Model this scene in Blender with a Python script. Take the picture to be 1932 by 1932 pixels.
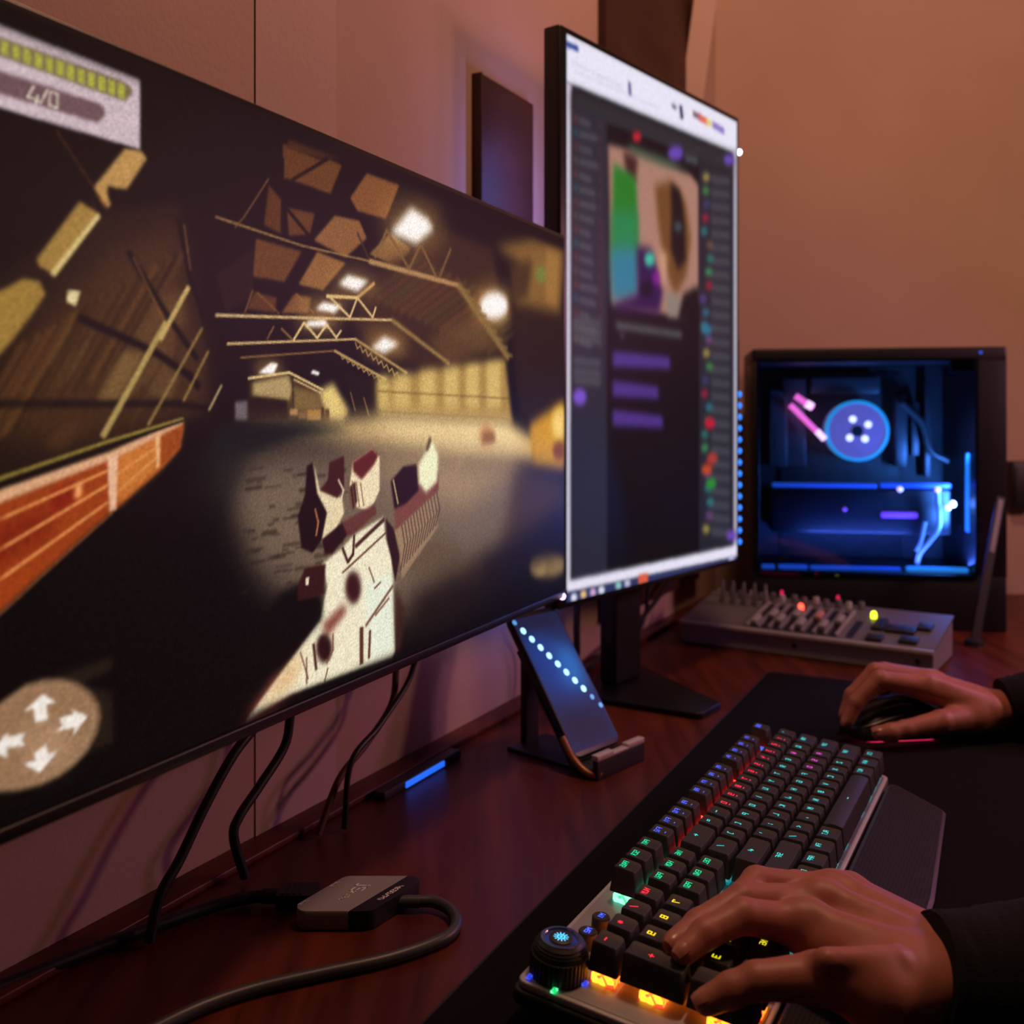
import bpy, bmesh, math, random
import numpy as np
from mathutils import Vector, Matrix

for o in list(bpy.data.objects):
    bpy.data.objects.remove(o, do_unlink=True)
C = bpy.context.scene.collection
SC = bpy.context.scene
random.seed(7); RNG = np.random.default_rng(7)
PI = math.pi
rad = math.radians

# ------------------------------------------------------------ camera, world, lights
T = 0.74            # desk top above the floor
EYE = 0.34          # lens above the desk top
FPX = 1900.0        # focal length in pixels of the 1932 frame
HOR = 780.0         # horizon row

cam_d = bpy.data.cameras.new('camera')
cam = bpy.data.objects.new('camera', cam_d); C.objects.link(cam)
cam.location = (0, 0, T + EYE)
cam.rotation_euler = (PI / 2, 0, 0)
cam_d.sensor_width = 36; cam_d.sensor_fit = 'HORIZONTAL'
cam_d.lens = FPX / 1932 * 36
cam_d.shift_y = -(966 - HOR) / 1932
cam_d.clip_start = 0.02; cam_d.clip_end = 50
cam_d.dof.use_dof = True
cam_d.dof.focus_distance = 0.68
cam_d.dof.aperture_fstop = 7.0
SC.camera = cam

world = bpy.data.worlds.new('room_ambient'); SC.world = world
world.use_nodes = True
world.node_tree.nodes['Background'].inputs[0].default_value = (0.9, 0.55, 0.55, 1)
world.node_tree.nodes['Background'].inputs[1].default_value = 0.012

SC.view_settings.view_transform = 'Standard'
SC.view_settings.look = 'None'
SC.view_settings.exposure = 0.0
SC.view_settings.gamma = 1.0
SC.view_settings.use_curve_mapping = False

def light(name, kind, loc, energy, color, size=0.1, target=None, size_y=None, spot=None, blend=0.5):
    d = bpy.data.lights.new(name, kind)
    d.energy = energy; d.color = color
    if kind == 'AREA':
        d.size = size
        if size_y: d.shape = 'RECTANGLE'; d.size_y = size_y
    else:
        d.shadow_soft_size = size
    if kind == 'SPOT':
        d.spot_size = rad(spot); d.spot_blend = blend
    o = bpy.data.objects.new(name, d); C.objects.link(o)
    o.location = (loc[0], loc[1], T + loc[2])
    if target is not None:
        v = Vector((target[0], target[1], T + target[2])) - o.location
        o.rotation_euler = v.to_track_quat('-Z', 'Y').to_euler()
    return o

# the room's warm ceiling lamp, a warm lamp on the right that brightens the back wall, and the magenta colour lamp whose light falls on the mat
light('ceiling_lamp_offscreen', 'POINT', (0.40, 0.85, 1.62), 33.0, (1.0, 0.50, 0.30), 0.12)
light('room_lamp_right_offscreen', 'POINT', (1.60, 0.95, 0.70), 15.0, (1.0, 0.50, 0.32), 0.10)
light('colour_lamp_right_offscreen', 'AREA', (1.20, 1.25, 0.60), 2.0, (1.0, 0.30, 0.85), 0.15, (0.45, 0.92, 0.0))

# ------------------------------------------------------------ helpers
def Q(px, py, d):
    """world point that lies d metres in front of the lens at the given photo position"""
    return Vector(((px - 966) / FPX * d, d, EYE - (py - HOR) / FPX * d))
def G(px, py, z=0.0):
    """world point at height z above the desk"""
    return Q(px, py, FPX * (EYE - z) / (py - HOR))
def up(v):
    return Vector((v[0], v[1], v[2] + T))
def lin(c):
    c = np.asarray(c, dtype=float) / 255.0
    return np.where(c <= 0.04045, c / 12.92, ((c + 0.055) / 1.055) ** 2.4)

MATS = {}
def mat(name, col, rough=0.5, metal=0.0, emit=None, es=0.0, nscale=0, namp=0.15, bump=0.0, trans=0.0, spec=0.5, alpha=1.0, sss=0.0, coat=0.0, bdist=0.001):
    if name in MATS: return MATS[name]
    m = bpy.data.materials.new(name); m.use_nodes = True
    nt = m.node_tree; b = nt.nodes['Principled BSDF']
    b.inputs['Base Color'].default_value = (*col, 1)
    b.inputs['Roughness'].default_value = rough
    b.inputs['Metallic'].default_value = metal
    b.inputs['Specular IOR Level'].default_value = spec
    b.inputs['Transmission Weight'].default_value = trans
    b.inputs['Alpha'].default_value = alpha
    b.inputs['Coat Weight'].default_value = coat
    if sss:
        b.inputs['Subsurface Weight'].default_value = sss
        b.inputs['Subsurface Scale'].default_value = 0.004
        b.inputs['Subsurface Radius'].default_value = (1, 0.35, 0.2)
    if emit is not None:
        b.inputs['Emission Color'].default_value = (*emit, 1)
        b.inputs['Emission Strength'].default_value = es
    if nscale:
        tc = nt.nodes.new('ShaderNodeTexCoord')
        n = nt.nodes.new('ShaderNodeTexNoise'); n.inputs['Scale'].default_value = nscale; n.inputs['Detail'].default_value = 4
        nt.links.new(tc.outputs['Object'], n.inputs['Vector'])
        r = nt.nodes.new('ShaderNodeMapRange')
        r.inputs['To Min'].default_value = 1 - namp; r.inputs['To Max'].default_value = 1 + namp
        nt.links.new(n.outputs['Fac'], r.inputs['Value'])
        mx = nt.nodes.new('ShaderNodeVectorMath'); mx.operation = 'SCALE'
        mx.inputs[0].default_value = col
        nt.links.new(r.outputs['Result'], mx.inputs['Scale'])
        nt.links.new(mx.outputs['Vector'], b.inputs['Base Color'])
        if bump:
            bp = nt.nodes.new('ShaderNodeBump'); bp.inputs['Strength'].default_value = bump; bp.inputs['Distance'].default_value = bdist
            nt.links.new(n.outputs['Fac'], bp.inputs['Height'])
            nt.links.new(bp.outputs['Normal'], b.inputs['Normal'])
    MATS[name] = m
    return m

class MB:
    """collects faces for ONE mesh"""
    def __init__(s): s.v = []; s.f = []
    def add(s, vs, fs):
        n = len(s.v); s.v += [tuple(p) for p in vs]; s.f += [tuple(i + n for i in q) for q in fs]; return s
    def loft(s, loops, cap0=True, cap1=True, close=False):
        n = len(loops[0]); m = len(loops); b = len(s.v)
        for l in loops: s.v += [tuple(p) for p in l]
        for j in range(m - 1 + (1 if close else 0)):
            j2 = (j + 1) % m
            for i in range(n):
                k = (i + 1) % n
                s.f.append((b + j * n + i, b + j * n + k, b + j2 * n + k, b + j2 * n + i))
        if cap0 and not close: s.f.append(tuple(b + i for i in reversed(range(n))))
        if cap1 and not close: s.f.append(tuple(b + (m - 1) * n + i for i in range(n)))
        return s
    def box(s, x0, x1, y0, y1, z0, z1, bev=0.0, seg=2):
        if bev <= 0:
            vs = [(x, y, z) for z in (z0, z1) for x, y in ((x0, y0), (x1, y0), (x1, y1), (x0, y1))]
            return s.add(vs, [(3, 2, 1, 0), (4, 5, 6, 7), (0, 1, 5, 4), (1, 2, 6, 5), (2, 3, 7, 6), (3, 0, 4, 7)])
        return s.prism([(x0, y0), (x1, y0), (x1, y1), (x0, y1)], z0, z1, bev, bev, seg)
    def prism(s, pts, z0, z1, r=0.0, bev=0.0, seg=3):
        """polygon pts (counter-clockwise) with corners rounded by r, edges rounded by bev"""
        loops = []
        prof = [(bev * (1 - math.sin(a)), bev * (1 - math.cos(a))) for a in [PI / 2 * i / seg for i in range(seg + 1)]] if bev > 0 else [(0, 0)]
        # prof goes from (inset=bev, dz=0) to (inset=0, dz=bev)
        for ins, dz in prof:
            loops.append([(x, y, z0 + dz) for x, y in round_poly(inset_poly(pts, ins), max(r - ins, 1e-5))])
        for ins, dz in reversed(prof):
            loops.append([(x, y, z1 - dz) for x, y in round_poly(inset_poly(pts, ins), max(r - ins, 1e-5))])
        return s.loft(loops)
    def lathe(s, prof, n=32, c=(0, 0, 0)):
        loops = [[(c[0] + r * math.cos(2 * PI * i / n), c[1] + r * math.sin(2 * PI * i / n), c[2] + z) for i in range(n)] for r, z in prof]
        return s.loft(loops)
    def tube(s, pts, r, n=10, sub=6, ell=None):
        P = catmull([Vector(p) for p in pts], sub)
        m = len(P); rs = r if hasattr(r, '__len__') else [r] * len(pts)
        loops = []; nrm = None
        for i, p in enumerate(P):
            t = (P[min(i + 1, m - 1)] - P[max(i - 1, 0)]).normalized()
            if nrm is None:
                a = Vector((0, 0, 1)) if abs(t.z) < 0.9 else Vector((1, 0, 0))
                nrm = (a - t * a.dot(t)).normalized()
            else:
                nrm = (nrm - t * nrm.dot(t)).normalized()
            bn = t.cross(nrm)
            q = i / sub; k = min(int(q), len(rs) - 1); k2 = min(k + 1, len(rs) - 1)
            rr = rs[k] + (rs[k2] - rs[k]) * (q - int(q))
            e = ell or (1, 1)
            loops.append([p + nrm * rr * e[0] * math.cos(2 * PI * j / n) + bn * rr * e[1] * math.sin(2 * PI * j / n) for j in range(n)])
        return s.loft(loops)
    def xf(s, M):
        s.v = [tuple(M @ Vector(p)) for p in s.v]; return s
    def obj(s, name, m, parent=None, smooth=40, loc=None):
        me = bpy.data.meshes.new(name)
        me.from_pydata(s.v, [], s.f); me.update()
        bm = bmesh.new(); bm.from_mesh(me); bmesh.ops.recalc_face_normals(bm, faces=bm.faces); bm.to_mesh(me); bm.free()
        if smooth:
            me.shade_smooth(); me.set_sharp_from_angle(angle=rad(smooth))
        return link(name, me, m, parent, loc)

def to_mesh(mb, name, sm=40):
    me = bpy.data.meshes.new(name); me.from_pydata(mb.v, [], mb.f); me.update()
    bm = bmesh.new(); bm.from_mesh(me); bmesh.ops.recalc_face_normals(bm, faces=bm.faces); bm.to_mesh(me); bm.free()
    me.shade_smooth(); me.set_sharp_from_angle(angle=rad(sm)); return me
def link(name, me, m, parent=None, loc=None):
    if m is not None and not me.materials: me.materials.append(m)
    o = bpy.data.objects.new(name, me); C.objects.link(o)
    if parent is not None: o.parent = parent
    if loc is not None: o.location = loc
    return o

def catmull(P, sub):
    if len(P) < 3:
        return [P[0].lerp(P[-1], i / sub) for i in range(sub + 1)]
    out = []
    for i in range(len(P) - 1):
        p0 = P[i - 1] if i > 0 else P[0] * 2 - P[1]; p1 = P[i]; p2 = P[i + 1]
        p3 = P[i + 2] if i + 2 < len(P) else P[-1] * 2 - P[-2]
        for k in range(sub):
            t = k / sub
            out.append(0.5 * ((2 * p1) + (p2 - p0) * t + (2 * p0 - 5 * p1 + 4 * p2 - p3) * t * t + (3 * p1 - p0 - 3 * p2 + p3) * t ** 3))
    out.append(P[-1]); return out
def inset_poly(pts, d):
    if d == 0: return list(pts)
    n = len(pts); out = []
    for i in range(n):
        p0 = Vector(pts[i - 1]); p1 = Vector(pts[i]); p2 = Vector(pts[(i + 1) % n])
        e1 = (p1 - p0).normalized(); e2 = (p2 - p1).normalized()
        n1 = Vector((-e1.y, e1.x)); n2 = Vector((-e2.y, e2.x))
        k = d / (1 + n1.dot(n2))
        out.append(tuple(p1 + (n1 + n2) * k))
    return out
def round_poly(pts, r, n=4):
    if r <= 1e-4: r = 1e-5
    out = []; m = len(pts)
    for i in range(m):
        p0 = Vector(pts[i - 1]); p1 = Vector(pts[i]); p2 = Vector(pts[(i + 1) % m])
        a = (p0 - p1).normalized(); b = (p2 - p1).normalized()
        th = a.angle(b) if a.length and b.length else PI / 2
        t = min(r / math.tan(th / 2), (p0 - p1).length * .49, (p2 - p1).length * .49)
        rr = t * math.tan(th / 2)
        c = p1 + (a + b).normalized() * (rr / math.sin(th / 2))
        v0 = p1 + a * t - c; v1 = p1 + b * t - c
        a0 = math.atan2(v0.y, v0.x); da = math.atan2(v1.y, v1.x) - a0
        while da > PI: da -= 2 * PI
        while da < -PI: da += 2 * PI
        for k in range(n + 1):
            q = a0 + da * k / n
            out.append((c.x + rr * math.cos(q), c.y + rr * math.sin(q)))
    return out
def thing(name, label, cat, loc=(0, 0, 0), rot=(0, 0, 0), group=None):
    o = bpy.data.objects.new(name, None); C.objects.link(o)
    o.empty_display_size = 0.02
    o.location = (loc[0], loc[1], loc[2] + T); o.rotation_euler = rot
    o['label'] = label; o['category'] = cat
    if group: o['group'] = group
    return o
def tag(o, label, cat, group=None):
    o['label'] = label; o['category'] = cat
    if group: o['group'] = group
    return o
def struct(o): o['kind'] = 'structure'; return o

# stroke lettering (4 x 6 cell): squared display letters
GL = {
 'A': [[(0,0),(0,4),(1,6),(3,6),(4,4),(4,0)],[(0,2.5),(4,2.5)]], 'B': [[(0,0),(0,6),(3,6),(4,5),(3,3),(0,3)],[(3,3),(4,2),(4,1),(3,0),(0,0)]],
 'C': [[(4,6),(0,6),(0,0),(4,0)]], 'D': [[(0,0),(0,6),(3,6),(4,5),(4,1),(3,0),(0,0)]], 'E': [[(4,6),(0,6),(0,0),(4,0)],[(0,3),(3,3)]],
 'F': [[(4,6),(0,6),(0,0)],[(0,3),(3,3)]], 'G': [[(4,6),(0,6),(0,0),(4,0),(4,3),(2,3)]], 'H': [[(0,0),(0,6)],[(4,0),(4,6)],[(0,3),(4,3)]],
 'I': [[(2,0),(2,6)]], 'J': [[(4,6),(4,0),(0,0),(0,2)]], 'K': [[(0,0),(0,6)],[(4,6),(0,3),(4,0)]], 'L': [[(0,6),(0,0),(4,0)]],
 'M': [[(0,0),(0,6),(2,3),(4,6),(4,0)]], 'N': [[(0,0),(0,6),(4,0),(4,6)]], 'O': [[(0,0),(0,6),(4,6),(4,0),(0,0)]], 'P': [[(0,0),(0,6),(4,6),(4,3),(0,3)]],
 'Q': [[(0,0),(0,6),(4,6),(4,0),(0,0)],[(2.5,1.5),(4.4,-.6)]], 'R': [[(0,0),(0,6),(4,6),(4,3),(0,3)],[(2,3),(4,0)]], 'S': [[(4,6),(0,6),(0,3),(4,3),(4,0),(0,0)]],
 'T': [[(0,6),(4,6)],[(2,6),(2,0)]], 'U': [[(0,6),(0,0),(4,0),(4,6)]], 'V': [[(0,6),(2,0),(4,6)]], 'W': [[(0,6),(0.7,0),(2,3),(3.3,0),(4,6)]],
 'X': [[(0,0),(4,6)],[(0,6),(4,0)]], 'Y': [[(0,6),(2,3),(4,6)],[(2,3),(2,0)]], 'Z': [[(0,6),(4,6),(0,0),(4,0)]],
 '0': [[(0,0),(0,6),(4,6),(4,0),(0,0)]], '1': [[(1,5),(2,6),(2,0)]], '2': [[(0,6),(4,6),(4,3),(0,3),(0,0),(4,0)]], '3': [[(0,6),(4,6),(4,0),(0,0)],[(1,3),(4,3)]],
 '4': [[(0,6),(0,2.5),(4,2.5)],[(3,4.5),(3,0)]], '5': [[(4,6),(0,6),(0,3),(4,3),(4,0),(0,0)]], '6': [[(4,6),(0,6),(0,0),(4,0),(4,3),(0,3)]], '7': [[(0,5),(0,6),(4,6),(2,0)]],
 '8': [[(0,0),(0,6),(4,6),(4,0),(0,0)],[(0,3),(4,3)]], '9': [[(0,0),(4,0),(4,6),(0,6),(0,3),(4,3)]],
 '/': [[(0,0),(4,6)]], '*': [[(2,1),(2,5)],[(.3,2),(3.7,4)],[(.3,4),(3.7,2)]], '-': [[(0,3),(4,3)]], '+': [[(0,3),(4,3)],[(2,1),(2,5)]], '.': [[(1.6,0),(2.4,0)]], ',': [[(2,.6),(1.4,-.8)]],
 ';': [[(2,4),(2,3.2)],[(2,1),(1.5,-.4)]], "'": [[(2,6),(2,4)]], '[': [[(3,6),(1,6),(1,0),(3,0)]], ']': [[(1,6),(3,6),(3,0),(1,0)]], '\\': [[(0,6),(4,0)]], '=': [[(0,2),(4,2)],[(0,4),(4,4)]], '`': [[(1,6),(2.5,4.5)]],
 '<': [[(3.5,5),(.5,3),(3.5,1)]], '_': [[(0,0),(4,0)]], ' ': [],
 '~': [[(4,3),(0,3)],[(1.6,4.8),(0,3),(1.6,1.2)]],          # arrow
 '^': [[(4,5),(4,2),(0,2)],[(1.5,3.6),(0,2),(1.5,.4)]],     # enter arrow
 'a': [[(0,4),(3.5,4),(3.5,0),(0,0),(0,2),(3.5,2)]], 'c': [[(3.5,4),(0,4),(0,0),(3.5,0)]], 'e': [[(3.5,0),(0,0),(0,4),(3.5,4),(3.5,2),(0,2)]], 'r': [[(0,0),(0,4),(3,4)]], 't': [[(1,6),(1,0),(3,0)],[(0,4),(3,4)]],
 'j': [[(2.5,4),(2.5,-1.5),(0,-1.5)],[(2.5,5.4),(2.5,6)]], 'l': [[(2,0),(2,6)]], 'n': [[(0,0),(0,4),(3.5,4),(3.5,0)]], 'o': [[(0,0),(0,4),(3.5,4),(3.5,0),(0,0)]], 's': [[(3.5,4),(0,4),(0,2),(3.5,2),(3.5,0),(0,0)]], 'u': [[(0,4),(0,0),(3.5,0),(3.5,4)]], 'm': [[(0,0),(0,4),(4,4),(4,0)],[(2,4),(2,0)]], 'p': [[(0,-1.5),(0,4),(3.5,4),(3.5,0),(0,0)]], 'g': [[(3.5,0),(0,0),(0,4),(3.5,4),(3.5,-1.5),(0,-1.5)]], 'd': [[(3.5,6),(3.5,0),(0,0),(0,4),(3.5,4)]],
}
def text_strokes(txt, cw, ch, gap=0.35):
    """polylines for a line of lettering, centred, cw x ch per letter"""
    out = []; adv = cw * (1 + gap); x0 = -(adv * len(txt) - cw * gap) / 2
    for i, c in enumerate(txt):
        for pl in GL.get(c, GL['O']):
            out.append([(x0 + i * adv + p[0] / 4 * cw, (p[1] / 6 - .5) * ch) for p in pl])
    return out
def strokes_mesh(mb, pls, w, z, fx=lambda x, y: (x, y)):
    for pl in pls:
        for a, b in zip(pl[:-1], pl[1:]):
            a = Vector(a); b = Vector(b); d = (b - a)
            if d.length < 1e-9: continue
            d = d.normalized() * w / 2; n = Vector((-d.y, d.x))
            q = [a - d - n, b + d - n, b + d + n, a - d + n]
            mb.add([(*fx(p.x, p.y), z(*fx(p.x, p.y)) if callable(z) else z) for p in q], [(0, 1, 2, 3)])

# ------------------------------------------------------------ the room
TH = rad(28.0)
DX, DY = math.sin(TH), math.cos(TH)          # direction along the desk and the long wall
NX, NY = -DY, DX                             # towards the long wall
def W2(t, c): return (t * DX + c * NX, t * DY + c * NY)
WALL_C = 0.553; BACK_Y = 1.9

def wall_mat(name, col):
    m = bpy.data.materials.new(name); m.use_nodes = True
    nt = m.node_tree; b = nt.nodes['Principled BSDF']; b.inputs['Roughness'].default_value = 0.85
    b.inputs['Specular IOR Level'].default_value = 0.2
    tc = nt.nodes.new('ShaderNodeTexCoord')
    n = nt.nodes.new('ShaderNodeTexNoise'); n.inputs['Scale'].default_value = 3; n.inputs['Detail'].default_value = 6
    nt.links.new(tc.outputs['Object'], n.inputs['Vector'])
    cr = nt.nodes.new('ShaderNodeValToRGB')
    cr.color_ramp.elements[0].position = 0.3; cr.color_ramp.elements[1].position = 0.75
    cr.color_ramp.elements[0].color = (col[0] * .85, col[1] * .83, col[2] * .83, 1); cr.color_ramp.elements[1].color = (*col, 1)
    nt.links.new(n.outputs['Fac'], cr.inputs['Fac']); nt.links.new(cr.outputs['Color'], b.inputs['Base Color'])
    n2 = nt.nodes.new('ShaderNodeTexNoise'); n2.inputs['Scale'].default_value = 220; n2.inputs['Detail'].default_value = 3
    nt.links.new(tc.outputs['Object'], n2.inputs['Vector'])
    bp = nt.nodes.new('ShaderNodeBump'); bp.inputs['Strength'].default_value = 0.15; bp.inputs['Distance'].default_value = 0.002
    nt.links.new(n2.outputs['Fac'], bp.inputs['Height']); nt.links.new(bp.outputs['Normal'], b.inputs['Normal'])
    return m
M_WALL = wall_mat('terracotta_plaster', (0.53, 0.37, 0.30))
M_PIL = wall_mat('pink_plaster', (0.58, 0.42, 0.36))

def wood_mat(name, c0, c1, rough, ang, sx=1.2, sy=14.0, coat=0.0):
    m = bpy.data.materials.new(name); m.use_nodes = True
    nt = m.node_tree; b = nt.nodes['Principled BSDF']; b.inputs['Specular IOR Level'].default_value = 0.35
    b.inputs['Roughness'].default_value = rough; b.inputs['Coat Weight'].default_value = coat; b.inputs['Coat Roughness'].default_value = 0.3
    tc = nt.nodes.new('ShaderNodeTexCoord'); mp = nt.nodes.new('ShaderNodeMapping')
    mp.inputs['Rotation'].default_value = (0, 0, ang); mp.inputs['Scale'].default_value = (sy, sx, 6)
    mp.vector_type = 'POINT'
    nt.links.new(tc.outputs['Object'], mp.inputs['Vector'])
    n = nt.nodes.new('ShaderNodeTexNoise'); n.inputs['Scale'].default_value = 4; n.inputs['Detail'].default_value = 8; n.inputs['Distortion'].default_value = 0.6
    nt.links.new(mp.outputs['Vector'], n.inputs['Vector'])
    cr = nt.nodes.new('ShaderNodeValToRGB')
    cr.color_ramp.elements[0].position = 0.3; cr.color_ramp.elements[0].color = (*c0, 1)
    cr.color_ramp.elements[1].position = 0.7; cr.color_ramp.elements[1].color = (*c1, 1)
    nt.links.new(n.outputs['Fac'], cr.inputs['Fac']); nt.links.new(cr.outputs['Color'], b.inputs['Base Color'])
    bp = nt.nodes.new('ShaderNodeBump'); bp.inputs['Strength'].default_value = 0.08; bp.inputs['Distance'].default_value = 0.001
    nt.links.new(n.outputs['Fac'], bp.inputs['Height']); nt.links.new(bp.outputs['Normal'], b.inputs['Normal'])
    return m
M_DESK = wood_mat('dark_red_wood', (0.048, 0.006, 0.003), (0.125, 0.026, 0.008), 0.42, TH)
M_DARKWOOD = wood_mat('dark_brown_wood', (0.035, 0.012, 0.009), (0.06, 0.02, 0.014), 0.55, 0, 2, 2)

def slab(name, poly, z0, z1, m, parent=None):
    return MB().prism(poly, z0 + T, z1 + T).obj(name, m, parent, smooth=0)

tc_ = (BACK_Y - WALL_C * NY) / DY            # where the long wall meets the back wall
corner = W2(tc_, WALL_C)
struct(slab('wall_left', [W2(-1.2, WALL_C), W2(tc_ + .08, WALL_C), W2(tc_ + .08, WALL_C + .1), W2(-1.2, WALL_C + .1)], -T, 1.75, M_WALL))
struct(slab('wall_back', [(corner[0] - .02, BACK_Y), (2.2, BACK_Y), (2.2, BACK_Y + .1), (corner[0] - .02, BACK_Y + .1)], -T, 1.75, M_WALL))
fl = slab('floor', [(-2.2, -1.6), (2.3, -1.6), (2.3, 2.05), (-2.2, 2.05)], -T - .05, -T, wood_mat('floor_boards', (0.05, 0.025, 0.015), (0.09, 0.045, 0.03), 0.5, 0.5)); struct(fl)
# shallow pilaster, dark door leaf and a dark board on the long wall
struct(slab('trim_1', [W2(.607, WALL_C - .0012), W2(.709, WALL_C - .0012), W2(.709, WALL_C + .002), W2(.607, WALL_C + .002)], -.03, 1.75, M_PIL))
struct(slab('door_1', [W2(1.295, WALL_C - .012), W2(1.72, WALL_C - .012), W2(1.72, WALL_C + .002), W2(1.295, WALL_C + .002)], .05, 1.7, M_DARKWOOD))
bd = thing('wall_board', 'dark brown upright wooden board fixed on the wall between the two monitors', 'board', (*W2(1.01, WALL_C - .006), .34), (0, 0, PI / 2 - TH))
MB().box(-.063, .063, -.006, .007, 0, .369, .002).obj('panel', M_DARKWOOD, bd)
MB().box(-.0635, -.0605, -.0065, .007, 0, .370, .001).obj('edge_strip', M_DARKWOOD, bd)
p0 = Q(1329, 0, 1.72); p1 = Q(1306, 170, 1.72)
dirv = (p0 - p1).normalized()
lb = MB()
a0 = p1 - dirv * .55; a1 = p0 + dirv * .2
for q in (a0, a1): pass
side = Vector((1, 0, 0)) - dirv * dirv.x
side.normalize()
dep = dirv.cross(side)
def obox(mb, a, b, sx, sy, hx, hy):
    vs = [p + sx * (hx * i) + sy * (hy * j) for p in (a, b) for i, j in ((-1, -1), (1, -1), (1, 1), (-1, 1))]
    return mb.add(vs, [(3, 2, 1, 0), (4, 5, 6, 7), (0, 1, 5, 4), (1, 2, 6, 5), (2, 3, 7, 6), (3, 0, 4, 7)])
obox(lb, up(a0), up(a1), side, dep, .019, .012)
tag(lb.obj('leaning_plank', M_PIL, None, 30), 'pale reddish plank leaning in the corner beside the dark door', 'plank')

struct(MB().prism([W2(-.5, WALL_C - .024), W2(tc_ - .02, WALL_C - .024), W2(tc_ - .02, WALL_C + .001), W2(-.5, WALL_C + .001)], T, T + .006, .0015, .0015).obj('desk_back_rail', M_DESK))  # raised back rail of the desk, built as a separate piece
# ------------------------------------------------------------ desk and mat
desk = thing('desk', 'long dark red wooden desk top standing along the wall under the monitors', 'desk', (0, 0, -T))
yb = BACK_Y - .004
def tb(c): return (yb - c * NY) / DY
dpoly = [W2(-.55, -.55), W2(tb(-.55), -.55), W2(tb(WALL_C - .003), WALL_C - .003), W2(-.55, WALL_C - .003)]
o = MB().prism(dpoly, T - .035, T, 0.002, .002).obj('desk_top', M_DESK, desk)
for (t, c) in ((-.45, -.48), (-.45, .47), (1.75, .47), (2.2, -.48)):
    x, y = W2(t, c)
    MB().box(x - .03, x + .03, y - .03, y + .03, 0, T - .034, .003).obj('leg', M_DARKWOOD, desk)

def mat_fabric():
    m = mat('black_mat_fabric', (0.010, 0.009, 0.011), 0.9, 0, None, 0, 900, .35, .4, spec=.03)
    return m
mp_ = [G(800, 1932), G(1400, 1320)]
md = (mp_[1] - mp_[0]); md.z = 0; md.normalize(); mw = Vector((md.y, -md.x, 0))
mo = mp_[1] + md * .14
dm = thing('desk_mat', 'large thin black fabric desk mat under the keyboard and mouse', 'desk mat', (mo.x, mo.y, 0), (0, 0, math.atan2(md.y, md.x)))
o = MB().prism([(-1.37, -.66), (.0, -.66), (.0, 0), (-1.37, 0)], 0, .002, .012, .0008).obj('mat_cloth', mat_fabric(), dm)
MB().prism([(-1.37, -.0012), (.0, -.0012), (.0, .0004), (-1.37, .0004)], 0.0002, .0024, .0004, .0003).obj('stitched_edge', mat('edge_thread', (0.012, 0.012, 0.012), .9, nscale=600), dm)

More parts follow.
